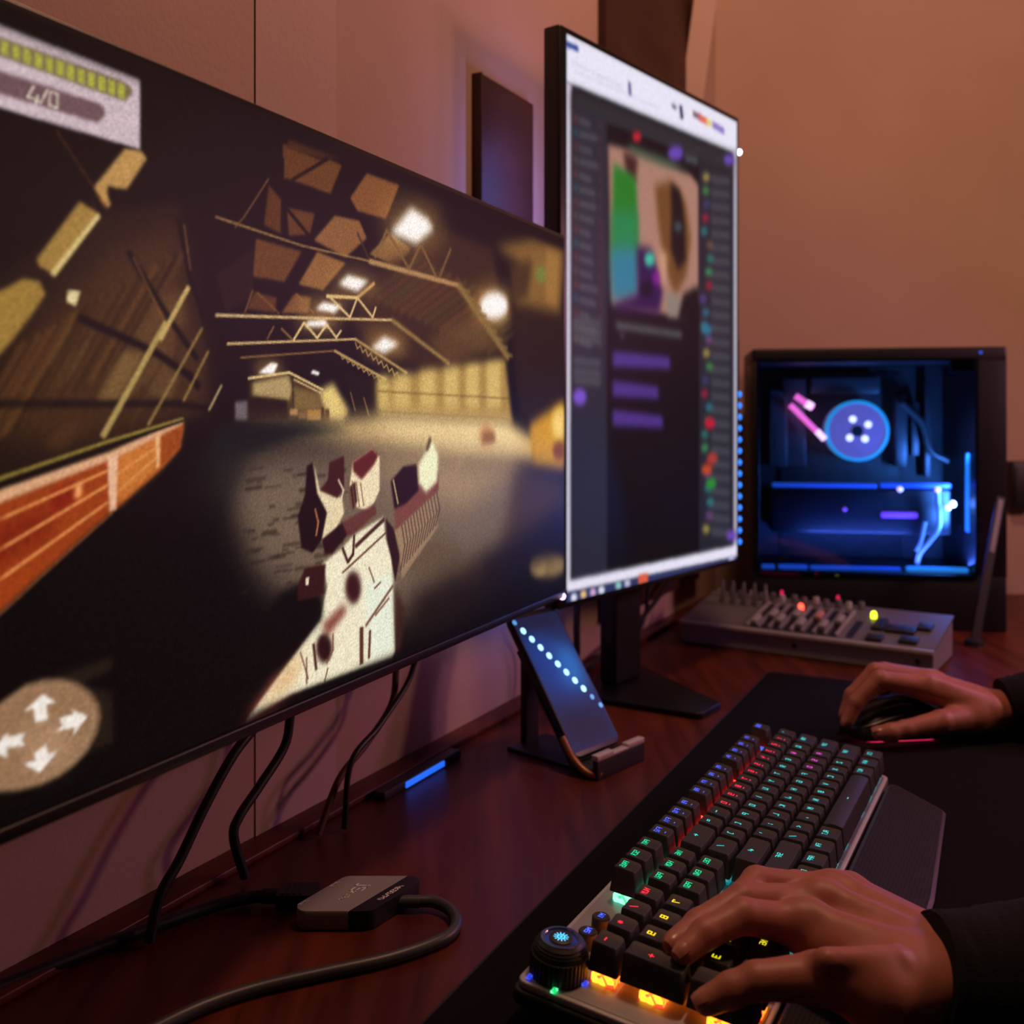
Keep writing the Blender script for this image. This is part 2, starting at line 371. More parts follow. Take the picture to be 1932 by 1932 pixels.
# ------------------------------------------------------------ screen pictures (flat pictures shown on the displays)
class Canvas:
    def __init__(s, W, H, touv, base):
        s.W, s.H, s.touv = W, H, touv
        s.img = np.zeros((H, W, 3)); s.img[:] = base
    def pts(s, P):
        out = []
        for p in P:
            u, v = s.touv(*p); out.append((u * (s.W - 1), v * (s.H - 1)))
        return np.array(out)
    def blend(s, x0, y0, m, col, a=1.0):
        h, w = m.shape
        reg = s.img[y0:y0 + h, x0:x0 + w]; m = (m * a)[..., None]
        reg[:] = reg * (1 - m) + np.asarray(col, float) * m
    def poly(s, P, col, blur=0.0, a=1.0, raw=False):
        p = np.array(P, float) if raw else s.pts(P)
        e = int(3 * blur) + 2
        x0 = max(int(p[:, 0].min()) - e, 0); x1 = min(int(p[:, 0].max()) + e + 1, s.W)
        y0 = max(int(p[:, 1].min()) - e, 0); y1 = min(int(p[:, 1].max()) + e + 1, s.H)
        if x1 <= x0 or y1 <= y0: return
        SS = 3
        xs = (np.arange((x1 - x0) * SS) + .5) / SS + x0 - .5; ys = (np.arange((y1 - y0) * SS) + .5) / SS + y0 - .5
        X, Y = np.meshgrid(xs, ys); ins = np.zeros(X.shape, bool)
        n = len(p)
        for i in range(n):
            xa, ya = p[i]; xb, yb_ = p[(i + 1) % n]
            if abs(ya - yb_) < 1e-9: continue
            c = (ya > Y) != (yb_ > Y)
            ins ^= c & (X < (xb - xa) * (Y - ya) / (yb_ - ya) + xa)
        m = ins.reshape(y1 - y0, SS, x1 - x0, SS).mean((1, 3))
        if blur > 0: m = gblur(m, blur)
        s.blend(x0, y0, m, col, a)
    def line(s, P, w, col, blur=0.0, a=1.0):
        p = s.pts(P)
        # stroke width is given in photo pixels at the first point
        q = s.pts([(P[0][0] - .5, P[0][1] - .5), (P[0][0] + .5, P[0][1] + .5)])
        k = max(np.hypot(*(q[1] - q[0])) / 1.414, .1); hw = max(w * k / 2, .3)
        for A, B in zip(p[:-1], p[1:]):
            d = B - A; L = np.hypot(*d)
            if L < 1e-6: continue
            d = d / L * hw; nn = np.array([-d[1], d[0]])
            s.poly([A - d * .5 - nn, B + d * .5 - nn, B + d * .5 + nn, A - d * .5 + nn], col, blur, a, raw=True)
    def ell(s, c, rx, ry, col, blur=0.0, a=1.0, ang=0):
        ca, sa = math.cos(ang), math.sin(ang)
        s.poly([(c[0] + rx * math.cos(t) * ca - ry * math.sin(t) * sa, c[1] + rx * math.cos(t) * sa + ry * math.sin(t) * ca) for t in np.linspace(0, 2 * PI, 28)[:-1]], col, blur, a)
    def mesh(s, name, x0, x1, z0, z1, y, m, parent):
        W, H = s.W, s.H
        X, Z = np.meshgrid(np.linspace(x0, x1, W), np.linspace(z0, z1, H))
        co = np.stack([X, np.full_like(X, y), Z], -1).reshape(-1, 3).astype(np.float32)
        i = (np.arange(H - 1)[:, None] * W + np.arange(W - 1)[None]).reshape(-1)
        q = np.stack([i, i + 1, i + W + 1, i + W], 1).astype(np.int32)
        me = bpy.data.meshes.new(name)
        me.vertices.add(W * H); me.vertices.foreach_set('co', co.ravel())
        me.loops.add(q.size); me.loops.foreach_set('vertex_index', q.ravel())
        me.polygons.add(len(q)); me.polygons.foreach_set('loop_start', np.arange(0, q.size, 4, dtype=np.int32))
        me.update(calc_edges=True)
        at = me.color_attributes.new('picture', 'FLOAT_COLOR', 'POINT')
        col = np.ones((W * H, 4), np.float32); col[:, :3] = lin(np.clip(s.img, 0, 255)).reshape(-1, 3)
        at.data.foreach_set('color', col.ravel())
        return link(name, me, m, parent)
def gblur(m, s):
    r = int(3 * s) + 1; k = np.exp(-.5 * (np.arange(-r, r + 1) / s) ** 2); k /= k.sum()
    for ax in (0, 1):
        pad = [(0, 0), (0, 0)]; pad[ax] = (r, r)
        M = np.pad(m, pad); L = m.shape[ax]
        m = sum(k[i] * np.take(M, range(i, i + L), axis=ax) for i in range(2 * r + 1))
    return m
def screen_mat(name, strength):
    m = bpy.data.materials.new(name); m.use_nodes = True
    nt = m.node_tree; b = nt.nodes['Principled BSDF']
    b.inputs['Base Color'].default_value = (.004, .004, .004, 1); b.inputs['Roughness'].default_value = .45; b.inputs['Specular IOR Level'].default_value = .15
    at = nt.nodes.new('ShaderNodeAttribute'); at.attribute_name = 'picture'
    nt.links.new(at.outputs['Color'], b.inputs['Emission Color'])
    b.inputs['Emission Strength'].default_value = strength
    try: m.cycles.emission_sampling = 'NONE'
    except Exception: pass
    return m

def plane_uv(E, d, zb, w, h):
    """photo position -> place on the screen; E right end of the screen, d its horizontal direction"""
    def f(px, py):
        rx = (px - 966) / FPX
        a = (E[1] * rx - E[0]) / (d[0] - d[1] * rx)
        s = E[1] + a * d[1]
        return (a + w) / w, (EYE - s * (py - HOR) / FPX - zb) / h
    return f
M_BEZ = mat('black_bezel', (0.008, 0.008, 0.009), .35, nscale=80)
M_BLACK = mat('black_plastic', (0.010, 0.010, 0.011), .5, nscale=120)
M_CABLE = mat('black_cable', (0.012, 0.012, 0.014), .42, nscale=200)

# --- wide monitor
E1 = Vector((.0491, .993)); L1 = Vector((-.2156, .424)); d1 = (E1 - L1).normalized()
W1, H1, ZB1 = .787, .345, .1668
uv1 = plane_uv(E1, d1, ZB1, W1, H1)
cv = Canvas(940, 430, uv1, (9, 6, 5))
def paint_game(c):
    P = c.poly; L = c.line
    # left hall wall with corrugated sheets
    P([(-900, 1500), (-900, 300), (0, 520), (160, 400), (330, 380), (352, 520), (384, 650), (388, 775), (0, 905)], (30, 17, 8), 3)
    P([(0, 820), (0, 700), (90, 590), (200, 470), (330, 420), (350, 560), (380, 680), (386, 770), (150, 830)], (62, 38, 17), 8)
    for i in range(46):
        t = i / 45; x = 345 - 330 * t; y = 470 + 190 * t
        g = RNG.uniform(-1, 1); col = (66 + 40 * g, 40 + 25 * g, 17 + 11 * g)
        L([(x, y), (x - 118 - 30 * t, y + 205 + 40 * t)], RNG.uniform(4, 11), col, 1.0, .65)
    for i in range(22):
        x = RNG.uniform(120, 330); y = RNG.uniform(600, 740)
        L([(x, y), (x - 40, y + 72)], RNG.uniform(3, 7), (112, 84, 45), 1.2, .35)
    P([(174, 759), (225, 663), (265, 666), (215, 759)], (112, 82, 44), 2)
    P([(270, 745), (300, 690), (330, 700), (318, 755)], (88, 62, 32), 2)
    P([(232, 656), (290, 560), (330, 545), (345, 600), (300, 668)], (92, 62, 30), 3, .8)
    P([(70, 840), (120, 790), (150, 800), (110, 850)], (70, 42, 20), 3)
    L([(142, 600), (282, 663), (351, 709), (368, 730)], 15, (8, 5, 3), 1)
    L([(236, 478), (311, 600), (364, 676)], 12, (8, 5, 3), 1)
    L([(-400, 762), (331, 762), (390, 772)], 16, (7, 5, 3), 1.5)
    L([(330, 415), (350, 520), (378, 600)], 10, (8, 5, 3), 1)
    for a, b, w, cl in (((305, 610), (187, 822), 11, (168, 140, 80)), ((374, 620), (272, 802), 5, (138, 108, 58)), ((386, 663), (339, 756), 4, (150, 118, 62)),
                        ((348, 543), (295, 640), 9, (190, 158, 95)), ((411, 727), (387, 774), 3, (230, 200, 140)), ((244, 486), (300, 600), 3, (130, 85, 40)), ((340, 425), (352, 510), 3, (120, 78, 38))):
        L([a, b], w, cl, .6)
    # bright panes
    P([(-400, 900), (-250, 640), (0, 546), (36, 526), (66, 530), (78, 556), (56, 589), (17, 640), (0, 660), (-200, 860)], (150, 116, 50), 1)
    P([(61, 490), (142, 381), (169, 397), (180, 406), (96, 520), (66, 503)], (158, 122, 58), 1)
    L([(178, 408), (92, 518)], 9, (220, 194, 130), .8)
    for i in range(9): L([(70 + 12 * i, 492 - 14 * i), (84 + 11 * i, 505 - 14 * i)], 3, (120, 88, 38), 1, .5)
    P([(169, 354), (228, 281), (258, 285), (270, 300), (232, 358), (212, 356), (195, 351), (195, 371), (202, 386), (195, 394), (185, 384)], (182, 138, 78), 1)
    L([(99, 248), (195, 394)], 3, (96, 48, 18), .6)
    P([(120, 548), (144, 550), (135, 578), (118, 570)], (222, 200, 150), .6)
    # painted brick barrier
    P([(-700, 1240), (0, 941), (195, 865), (212, 852), (338, 799), (331, 845), (295, 885), (205, 964), (99, 1057), (0, 1146), (-700, 1750)], (150, 58, 16), 1)
    P([(212, 855), (338, 800), (331, 845), (295, 885), (212, 958)], (196, 112, 46), 2)
    P([(296, 818), (340, 799), (331, 845), (296, 884)], (150, 66, 20), 1)
    P([(-400, 1110), (0, 985), (90, 950), (90, 1010), (0, 1060), (-400, 1300)], (122, 32, 10), 5)
    P([(86, 932), (130, 908), (132, 950), (90, 972)], (128, 30, 10), 2)
    P([(134, 914), (148, 908), (146, 938), (133, 941)], (226, 150, 90), 1)
    P([(-700, 1190), (0, 921), (199, 852), (338, 792), (338, 800), (212, 864), (195, 870), (0, 945), (-700, 1245)], (214, 160, 120), .8)
    P([(195, 862), (215, 853), (212, 961), (199, 965)], (228, 178, 142), .6)
    P([(286, 819), (295, 815), (293, 881), (288, 883)], (225, 170, 120), .5)
    for a, b in (((-300, 1110), (195, 888)), ((-300, 1210), (195, 915)), ((-300, 1300), (195, 948))):
        L([(0, a[1] + (b[1] - a[1]) * 300 / 495), b], 3.2, (232, 152, 84), .5); L([a, b], 3.2, (232, 152, 84), .5)
    for k in (.33, .66): L([(214, 862 + 98 * k), (290, 822 + 60 * k)], 2.5, (232, 170, 96), .5, .8)
    L([(-300, 1000), (0, 900), (199, 832), (338, 790)], 6, (172, 150, 64), .6)
    L([(0, 912), (199, 842), (338, 794)], 5, (12, 8, 5), .5)
    L([(-200, 1330), (0, 1150), (99, 1060), (205, 966)], 3, (170, 105, 66), .6)
    # roof sheets between dark beams
    for poly, cl in (([(527, 272), (603, 305), (552, 341), (527, 338)], (92, 52, 21)), ([(545, 341), (614, 301), (639, 312), (617, 367)], (98, 58, 25)),
                     ([(654, 374), (686, 327), (748, 349), (722, 414), (668, 399)], (122, 74, 36)), ([(491, 425), (500, 349), (527, 381), (525, 443)], (84, 47, 18)),
                     ([(534, 392), (588, 403), (578, 443), (538, 446)], (92, 53, 22)), ([(585, 454), (625, 407), (672, 417), (686, 450), (646, 486)], (132, 86, 45)),
                     ([(469, 522), (476, 450), (563, 475), (530, 533)], (98, 58, 25)), ([(556, 537), (592, 475), (646, 497), (603, 548)], (136, 90, 46)),
                     ([(458, 584), (472, 551), (516, 562), (512, 591)], (84, 48, 20)), ([(523, 591), (549, 555), (581, 562), (574, 591)], (116, 74, 37)),
                     ([(690, 480), (730, 440), (770, 470), (745, 505)], (128, 90, 48)), ([(400, 520), (470, 470), (470, 560), (420, 590)], (30, 17, 9))):
        P(poly, cl, 1.0)
    P([(531, 281), (600, 300), (640, 300), (600, 282), (540, 262)], (70, 38, 15), 1.5)
    P([(701, 515), (835, 432), (925, 468), (954, 671), (799, 707), (654, 617)], (50, 31, 14), 5)
    for i in range(16):
        x = 690 + 15 * i; y = 560 + 7 * i
        L([(x, y), (x + 95, y - 70)], RNG.uniform(5, 11), (108 + RNG.uniform(-25, 20), 72, 34), 2.2, .55)
    P([(800, 640), (880, 600), (935, 650), (840, 690)], (100, 70, 34), 5, .7)
    # lamps
    for ctr, rx, ry, bl in (((772, 425), 62, 45, 14), ((660, 535), 45, 26, 9), ((605, 582), 45, 22, 8), ((592, 610), 45, 16, 7), ((927, 577), 44, 40, 10), ((720, 651), 44, 28, 8), ((500, 697), 30, 18, 5)):
        c.ell(ctr, rx, ry, (196, 140, 72), bl, .62)
    for poly, b in (([(730, 439), (770, 392), (802, 414), (813, 432), (780, 461), (737, 443)], 3.5), ([(632, 537), (650, 519), (690, 530), (668, 551)], 2), ([(588, 584), (603, 570), (639, 577), (625, 591)], 1.5),
                    ([(574, 606), (607, 602), (614, 617), (567, 617)], 1.5), ([(693, 657), (719, 635), (748, 649), (719, 667)], 2.5), ([(480, 704), (505, 684), (518, 687), (509, 707)], .8), ([(579, 704), (584, 698), (597, 703), (594, 709)], .7)):
        P(poly, (255, 246, 238), b)
    c.ell((927, 577), 27, 26, (255, 248, 242), 4)
    # trusses
    for pl, w, cl, b in (([(400, 410), (563, 464), (690, 493)], 4, (150, 112, 62), .5), ([(690, 493), (860, 539)], 8, (168, 128, 78), .8), ([(860, 539), (954, 675)], 10, (136, 104, 52), 2),
                         ([(400, 595), (567, 600), (733, 604)], 5, (214, 176, 120), .5), ([(733, 604), (842, 686)], 6, (150, 116, 62), 1.2), ([(422, 649), (664, 640)], 4, (206, 168, 112), .4), ([(664, 640), (762, 704)], 4, (182, 142, 84), .6),
                         ([(447, 675), (625, 662)], 3, (130, 92, 46), .4), ([(625, 662), (722, 716)], 4, (190, 150, 90), .5),
                         ([(701, 486), (724, 435), (766, 508), (788, 461), (817, 522)], 5, (122, 88, 48), .8), ([(824, 522), (845, 470)], 4, (120, 86, 46), 1),
                         ([(610, 559), (668, 562)], 5, (225, 186, 120), .5), ([(614, 559), (654, 599), (668, 562), (697, 599), (703, 580)], 4, (226, 190, 128), .5), ([(668, 562), (700, 535)], 5, (205, 160, 96), .8),
                         ([(547, 642), (567, 609), (592, 638), (610, 613), (628, 637), (637, 624)], 4, (225, 188, 126), .4), ([(500, 338), (451, 414)], 3, (110, 72, 34), .5), ([(668, 440), (690, 490)], 4, (60, 40, 24), .6), ([(450, 414), (436, 430)], 3, (110, 72, 34), .5),
                         ([(455, 590), (470, 548)], 3, (120, 80, 40), .5), ([(478, 552), (520, 592)], 3, (120, 80, 40), .5), ([(552, 555), (586, 592)], 3, (140, 96, 50), .5), ([(497, 640), (510, 616)], 3, (130, 92, 48), .5), ([(524, 620), (546, 642)], 3, (150, 110, 60), .5),
                         ([(535, 395), (582, 452)], 7, (14, 9, 6), .6), ([(527, 300), (525, 440)], 6, (12, 8, 5), .6), ([(545, 340), (612, 300)], 5, (16, 10, 6), .6)):
        L(pl, w, cl, b)
    for i in range(9):
        x = 664 + 10 * i; y = 646 + 7.2 * i; L([(x, y), (x + 4, y + 12), (x + 10, y + 6)], 2, (176, 136, 80), .4)
    for i in range(8):
        x = 636 + 10 * i; y = 668 + 6 * i; L([(x, y), (x + 4, y + 10), (x + 10, y + 5)], 2, (176, 136, 80), .4)
    for i in range(9):
        x = 868 + 10 * i; y = 548 + 15 * i; L([(x, y), (x + 14, y + 4)], 4, (126, 98, 50), 1.4)
    # far end of the hall
    P([(463, 720), (539, 706), (560, 722), (600, 740), (640, 790), (463, 795)], (66, 48, 24), 2)
    P([(470, 722), (538, 708), (545, 735), (540, 755), (470, 746)], (172, 146, 96), 1.5)
    P([(546, 730), (590, 740), (600, 775), (548, 775)], (120, 94, 48), 2)
    P([(594, 738), (622, 722), (652, 775), (640, 795), (612, 790)], (226, 196, 118), 3)
    P([(462, 748), (500, 752), (534, 756), (538, 794), (462, 794)], (26, 14, 8), 1)
    P([(436, 758), (460, 756), (460, 794), (436, 794)], (104, 94, 98), 1.2)
    for x, y, w, h, cl in ((541, 771, 14, 12, (176, 130, 78)), (556, 776, 16, 14, (120, 84, 42)), (573, 773, 26, 20, (168, 118, 54)), (600, 768, 5, 26, (58, 32, 16)), (607, 772, 8, 22, (76, 44, 20))):
        P([(x, y), (x + w, y), (x + w, y + h), (x, y + h)], cl, .6)
    L([(462, 714), (539, 703), (603, 736)], 4, (225, 190, 130), .4); L([(548, 716), (600, 742)], 3, (206, 168, 112), .4); L([(545, 710), (547, 770)], 3, (50, 34, 18), .5)
    P([(640, 700), (705, 716), (708, 782), (664, 780)], (22, 14, 7), 2)
    L([(655, 740), (664, 775)], 2, (150, 110, 60), .5); L([(680, 750), (690, 785)], 2, (150, 110, 60), .5)
    # bright right wall and floor glow
    P([(704, 716), (790, 700), (948, 676), (962, 800), (708, 784)], (168, 132, 66), 4)
    for x, w in ((716, 22), (752, 30), (802, 30), (846, 26), (886, 24), (926, 26)):
        P([(x - w / 2, 712 - (x - 704) * .12), (x + w / 2, 708 - (x - 704) * .12), (x + w / 2, 770), (x - w / 2, 770)], (232, 202, 122), 4, .62)
    for y in (738, 776): L([(706, y), (956, y + 14)], 2, (92, 66, 28), .8, .7)
    P([(956, 560), (1062, 500), (1062, 800), (975, 800)], (34, 21, 9), 6)
    P([(925, 464), (1000, 450), (1062, 470), (1052, 591), (965, 573), (975, 500)], (128, 90, 42), 7)
    P([(955, 500), (1000, 490), (990, 560), (965, 570)], (66, 44, 20), 6); c.ell((1016, 518), 12, 16, (112, 122, 52), 4); P([(1025, 470), (1050, 480), (1045, 575), (1025, 570)], (164, 118, 56), 5, .7)
    P([(440, 798), (560, 802), (700, 786), (960, 800), (1010, 830), (1000, 872), (820, 858), (650, 835), (520, 812)], (222, 184, 118), 7)
    P([(690, 792), (950, 800), (985, 850), (860, 858), (740, 830)], (250, 220, 156), 8, .9)
    c.ell((912, 822), 14, 22, (196, 120, 66), 4, .7); P([(905, 815), (928, 815), (930, 836), (903, 836)], (120, 70, 36), 3, .8)
    P([(994, 800), (1062, 755), (1075, 890), (1000, 880)], (206, 146, 14), 6); c.ell((1052, 800), 16, 30, (246, 206, 110), 6); c.ell((1050, 850), 12, 18, (130, 66, 10), 4)
    # ground
    P([(395, 930), (440, 865), (560, 835), (700, 852), (960, 892), (1060, 915), (1055, 960), (960, 1040), (840, 1130), (700, 1180), (560, 1150), (430, 1060)], (112, 92, 74), 16)
    P([(600, 830), (960, 850), (1000, 890), (860, 960), (720, 900)], (176, 144, 104), 14, .8)
    P([(970, 880), (1070, 900), (1070, 1010), (940, 1050)], (58, 36, 18), 14, .8)
    P([(400, 800), (560, 800), (660, 812), (560, 822), (430, 860), (370, 900)], (10, 17, 16), 4)
    P([(395, 840), (470, 850), (420, 960), (400, 1040), (370, 1000)], (24, 25, 22), 9, .8)
    P([(380, 905), (440, 1000), (470, 1120), (560, 1200), (500, 1300), (200, 1400), (0, 1300), (200, 1050)], (9, 6, 5), 14)
    for i in range(70):
        x = RNG.uniform(430, 640); y = RNG.uniform(880, 1120); w = RNG.uniform(8, 36)
        L([(x, y), (x + w, y - w * .16)], RNG.uniform(2, 6), (44, 34, 26), .7, .6)
    c.ell((810, 1050), 60, 36, (96, 74, 52), 8, .8); c.ell((882, 1080), 30, 26, (120, 96, 66), 6, .7); c.ell((1030, 1065), 34, 24, (150, 122, 74), 5, .95); c.ell((1010, 1068), 16, 18, (190, 156, 100), 4, .9)
    P([(760, 1130), (1062, 960), (1062, 1035), (960, 1100), (800, 1200)], (22, 13, 7), 12, .85)
    # weapon held in the game picture
    P([(440, 1372), (520, 1270), (600, 1180), (640, 1200), (480, 1380)], (98, 20, 26), 4)
    P([(717, 975), (722, 1017), (733, 1052), (740, 1228), (734, 1240), (682, 1258), (541, 1310), (456, 1360), (512, 1284), (558, 1221), (597, 1168), (611, 1105), (601, 1063), (639, 1034), (660, 1010)], (236, 226, 194), 1.2)
    P([(456, 1360), (540, 1250), (575, 1225), (545, 1290)], (216, 158, 96), 6, .75)
    P([(682, 1100), (735, 1080), (738, 1225), (690, 1250)], (226, 234, 216), 4, .8)
    P([(440, 1250), (520, 1120), (556, 1100), (600, 1120), (602, 1165), (540, 1240), (520, 1262)], (12, 7, 6), 3)
    P([(555, 975), (569, 932), (572, 880), (583, 872), (592, 925), (611, 960), (601, 1017), (583, 1043), (562, 1034)], (28, 10, 10), .8)
    L([(588, 960), (594, 985), (590, 1010)], 3, (190, 120, 70), .5)
    P([(585, 872), (597, 925), (639, 939), (643, 967), (618, 1017), (601, 1017), (611, 967), (592, 930)], (226, 206, 166), .8)
    P([(615, 872), (643, 860), (643, 918), (630, 940), (597, 925), (612, 905)], (62, 22, 20), .8)
    L([(632, 905), (642, 925), (636, 945)], 3, (226, 206, 166), .5)
    P([(659, 872), (696, 846), (710, 862), (710, 925), (692, 964), (667, 957), (653, 918)], (236, 216, 176), .8)
    P([(659, 872), (696, 846), (708, 858), (700, 876), (676, 905), (660, 890)], (92, 30, 28), 1.2)
    P([(653, 918), (664, 908), (668, 945), (660, 962)], (60, 28, 24), .8)
    for i in range(4): L([(650 + 8 * i, 905 + 2 * i), (656 + 8 * i, 960 - 2 * i)], 2, (120, 70, 50), .4)
    P([(640, 985), (700, 950), (705, 968), (660, 1008), (645, 1010)], (96, 46, 40), 1, .9)
    P([(601, 1017), (640, 985), (648, 1010), (620, 1045), (606, 1045)], (40, 14, 14), .8)
    P([(555, 1105), (569, 1070), (608, 1063), (604, 1119), (580, 1128), (555, 1133)], (52, 20, 18), 1); P([(570, 1090), (577, 1088), (575, 1104), (570, 1103)], (230, 210, 180), .4)
    L([(640, 1034), (650, 1060), (660, 1045), (662, 1010)], 5, (66, 30, 26), .5); L([(665, 1030), (718, 980)], 6, (70, 36, 30), .6); L([(640, 1080), (722, 1005)], 3, (96, 56, 44), .5)
    c.ell((660, 1108), 15, 31, (56, 20, 20), 2.5); P([(600, 1180), (640, 1140), (650, 1150), (612, 1200)], (120, 50, 40), 3, .9)
    c.ell((605, 1222), 15, 28, (44, 16, 16), 2); L([(585, 1215), (590, 1262)], 5, (62, 26, 22), .6); L([(622, 1195), (622, 1225), (610, 1250)], 3, (120, 70, 56), .5)
    L([(676, 1185), (676, 1250)], 8, (84, 48, 40), .6); L([(692, 1190), (690, 1240)], 5, (96, 60, 48), .5); L([(684, 1180), (735, 1105)], 4, (120, 76, 60), .6); L([(702, 1160), (728, 1128)], 3, (130, 90, 72), .5)
    for a, b in (((690, 1070), (700, 1098)), ((700, 1110), (712, 1098)), ((560, 1230), (575, 1280)), ((572, 1240), (572, 1290)), ((612, 1260), (606, 1285))): L([a, b], 2.5, (110, 66, 52), .4)
    P([(722, 978), (738, 999), (748, 1050), (740, 1098), (732, 1052), (724, 1017)], (46, 20, 18), .8)
    P([(738, 1000), (819, 925), (820, 995), (752, 1092), (748, 1040)], (152, 122, 92), 1)
    for i in range(13):
        t = i / 12; x = 752 + 66 * t; y = 990 - 62 * t
        L([(x, y), (x + 6, y + 38 - 6 * t), (x - 2, y + 86 - 22 * t)], 2.2, (76, 50, 40), .4, .9)
    P([(738, 960), (795, 905), (822, 890), (822, 925), (740, 1000)], (120, 66, 56), 1)
    P([(822, 912), (862, 868), (870, 876), (832, 930)], (156, 126, 94), 2)
    P([(731, 908), (755, 880), (780, 876), (784, 925), (760, 950), (738, 960)], (38, 14, 13), 1.2)
    P([(784, 876), (810, 832), (821, 858), (819, 908), (798, 929), (785, 911)], (240, 236, 192), 2)
    L([(800, 848), (806, 828)], 6, (80, 60, 40), 1.5); L([(736, 905), (745, 950)], 2.5, (200, 180, 130), .5)
    P([(738, 1100), (758, 1150), (748, 1240), (740, 1228)], (60, 30, 22), 3, .9)
    # status panel
    P([(-900, -304), (0, 50), (257, 151), (257, 283), (0, 207), (-900, -59)], (198, 178, 184), .8)
    P([(-600, -153), (0, 74), (222, 153), (240, 165), (243, 178), (228, 193), (0, 111), (-600, -89)], (118, 100, 74), .8)
    for i in range(30):
        x = 228 - 18.4 * i * (1 + .008 * i); w = 13.5
        y0 = 76 + x * .362; y1 = 107 + x * .368
        P([(x - w, y0 - w * .362 + 3), (x, y0 + 3), (x, y1 - 2), (x - w, y1 - w * .368 - 2)], (164, 164, 62), .6)
    P([(-600, -71), (0, 138), (180, 197), (190, 206), (190, 220), (176, 233), (0, 181), (-600, 4)], (106, 78, 82), .8)
    for pl in ([(56, 164), (44, 184), (66, 193)], [(63, 182), (60, 200)], [(82, 171), (68, 197)], [(87, 174), (101, 179), (100, 205), (85, 199), (87, 174)]): L(pl, 3.6, (226, 214, 192), .35)
    # round direction control
    P([(60, 1290), (204, 1238), (204, 1262), (140, 1290), (204, 1306), (206, 1400), (150, 1420)], (46, 33, 22), 2, .7)
    ring = [(-700, 1560), (-120, 1440), (-70, 1372), (0, 1318), (40, 1290), (75, 1280), (110, 1279), (140, 1287), (165, 1305), (180, 1328), (183, 1352), (176, 1382), (158, 1416), (134, 1442), (105, 1463), (70, 1480), (24, 1491), (-50, 1496), (-110, 1480)][1:]
    P(ring, (120, 90, 66), 1.0)
    cx, cy = 55, 1390
    P([(cx + (x - cx) * .93, cy + (y - cy) * .93) for x, y in ring], (158, 122, 90), 1.0); P([(cx + (x - cx) * .88, cy + (y - cy) * .88) for x, y in ring], (146, 110, 80), 1.0)
    c.ell((80, 1400), 50, 40, (184, 146, 112), 7, .7)
    for ar in ([(73, 1308), (36, 1342), (55, 1334), (59, 1362), (83, 1356), (79, 1328), (98, 1324)], [(158, 1350), (125, 1336), (132, 1346), (103, 1354), (111, 1367), (95, 1379), (134, 1371), (129, 1387)],
               [(67, 1456), (36, 1439), (61, 1433), (55, 1421), (79, 1403), (83, 1421), (101, 1415)], [(-25, 1416), (5, 1381), (8, 1389), (42, 1381), (32, 1395), (40, 1405), (5, 1409), (6, 1428)]):
        P(ar, (238, 228, 218), .5)
    # dark rim of the picture
    for a, b in (((0, 0), (c.W, 6)), ((0, c.H - 12), (c.W, c.H))):
        P([(a[0], a[1]), (b[0], a[1]), (b[0], b[1]), (a[0], b[1])], (6, 4, 4), 3, .9, raw=True)
    c.img *= RNG.normal(1, .06, (c.H, c.W, 1)); c.img += RNG.normal(0, 2.0, (c.H, c.W, 1))
paint_game(cv)
m1 = thing('wide_monitor', 'wide black monitor showing a shooter game in an old hangar', 'monitor', (E1.x, E1.y, ZB1), (0, 0, math.atan2(d1.y, d1.x)))
MB().prism([(-W1 - .004, -.002), (.004, -.002), (.004, .016), (-W1 - .004, .016)], -.006, H1 + .004, .003, .0015).obj('bezel', M_BEZ, m1)
MB().prism([(-W1 + .06, .014), (-.06, .014), (-.10, .045), (-W1 + .10, .045)], .03, H1 - .03, .01, .004).obj('back_shell', M_BLACK, m1)
cv.mesh('screen', -W1, 0, 0, H1, -.0026, screen_mat('game_picture', 1.0), m1)
MB().prism([(-W1 - .004, -.0045), (.004, -.0045), (.004, -.002), (-W1 - .004, -.002)], -.007, -.0005, .001, .0008).obj('lower_lip', M_BEZ, m1)
mbk = MB(); cxm = -W1 / 2
mbk.box(cxm - .05, cxm + .05, .044, .052, .12, .22, .002); mbk.box(cxm - .02, cxm + .02, .05, .125, .15, .19, .003)
mbk.obj('wall_mount', M_BLACK, m1)

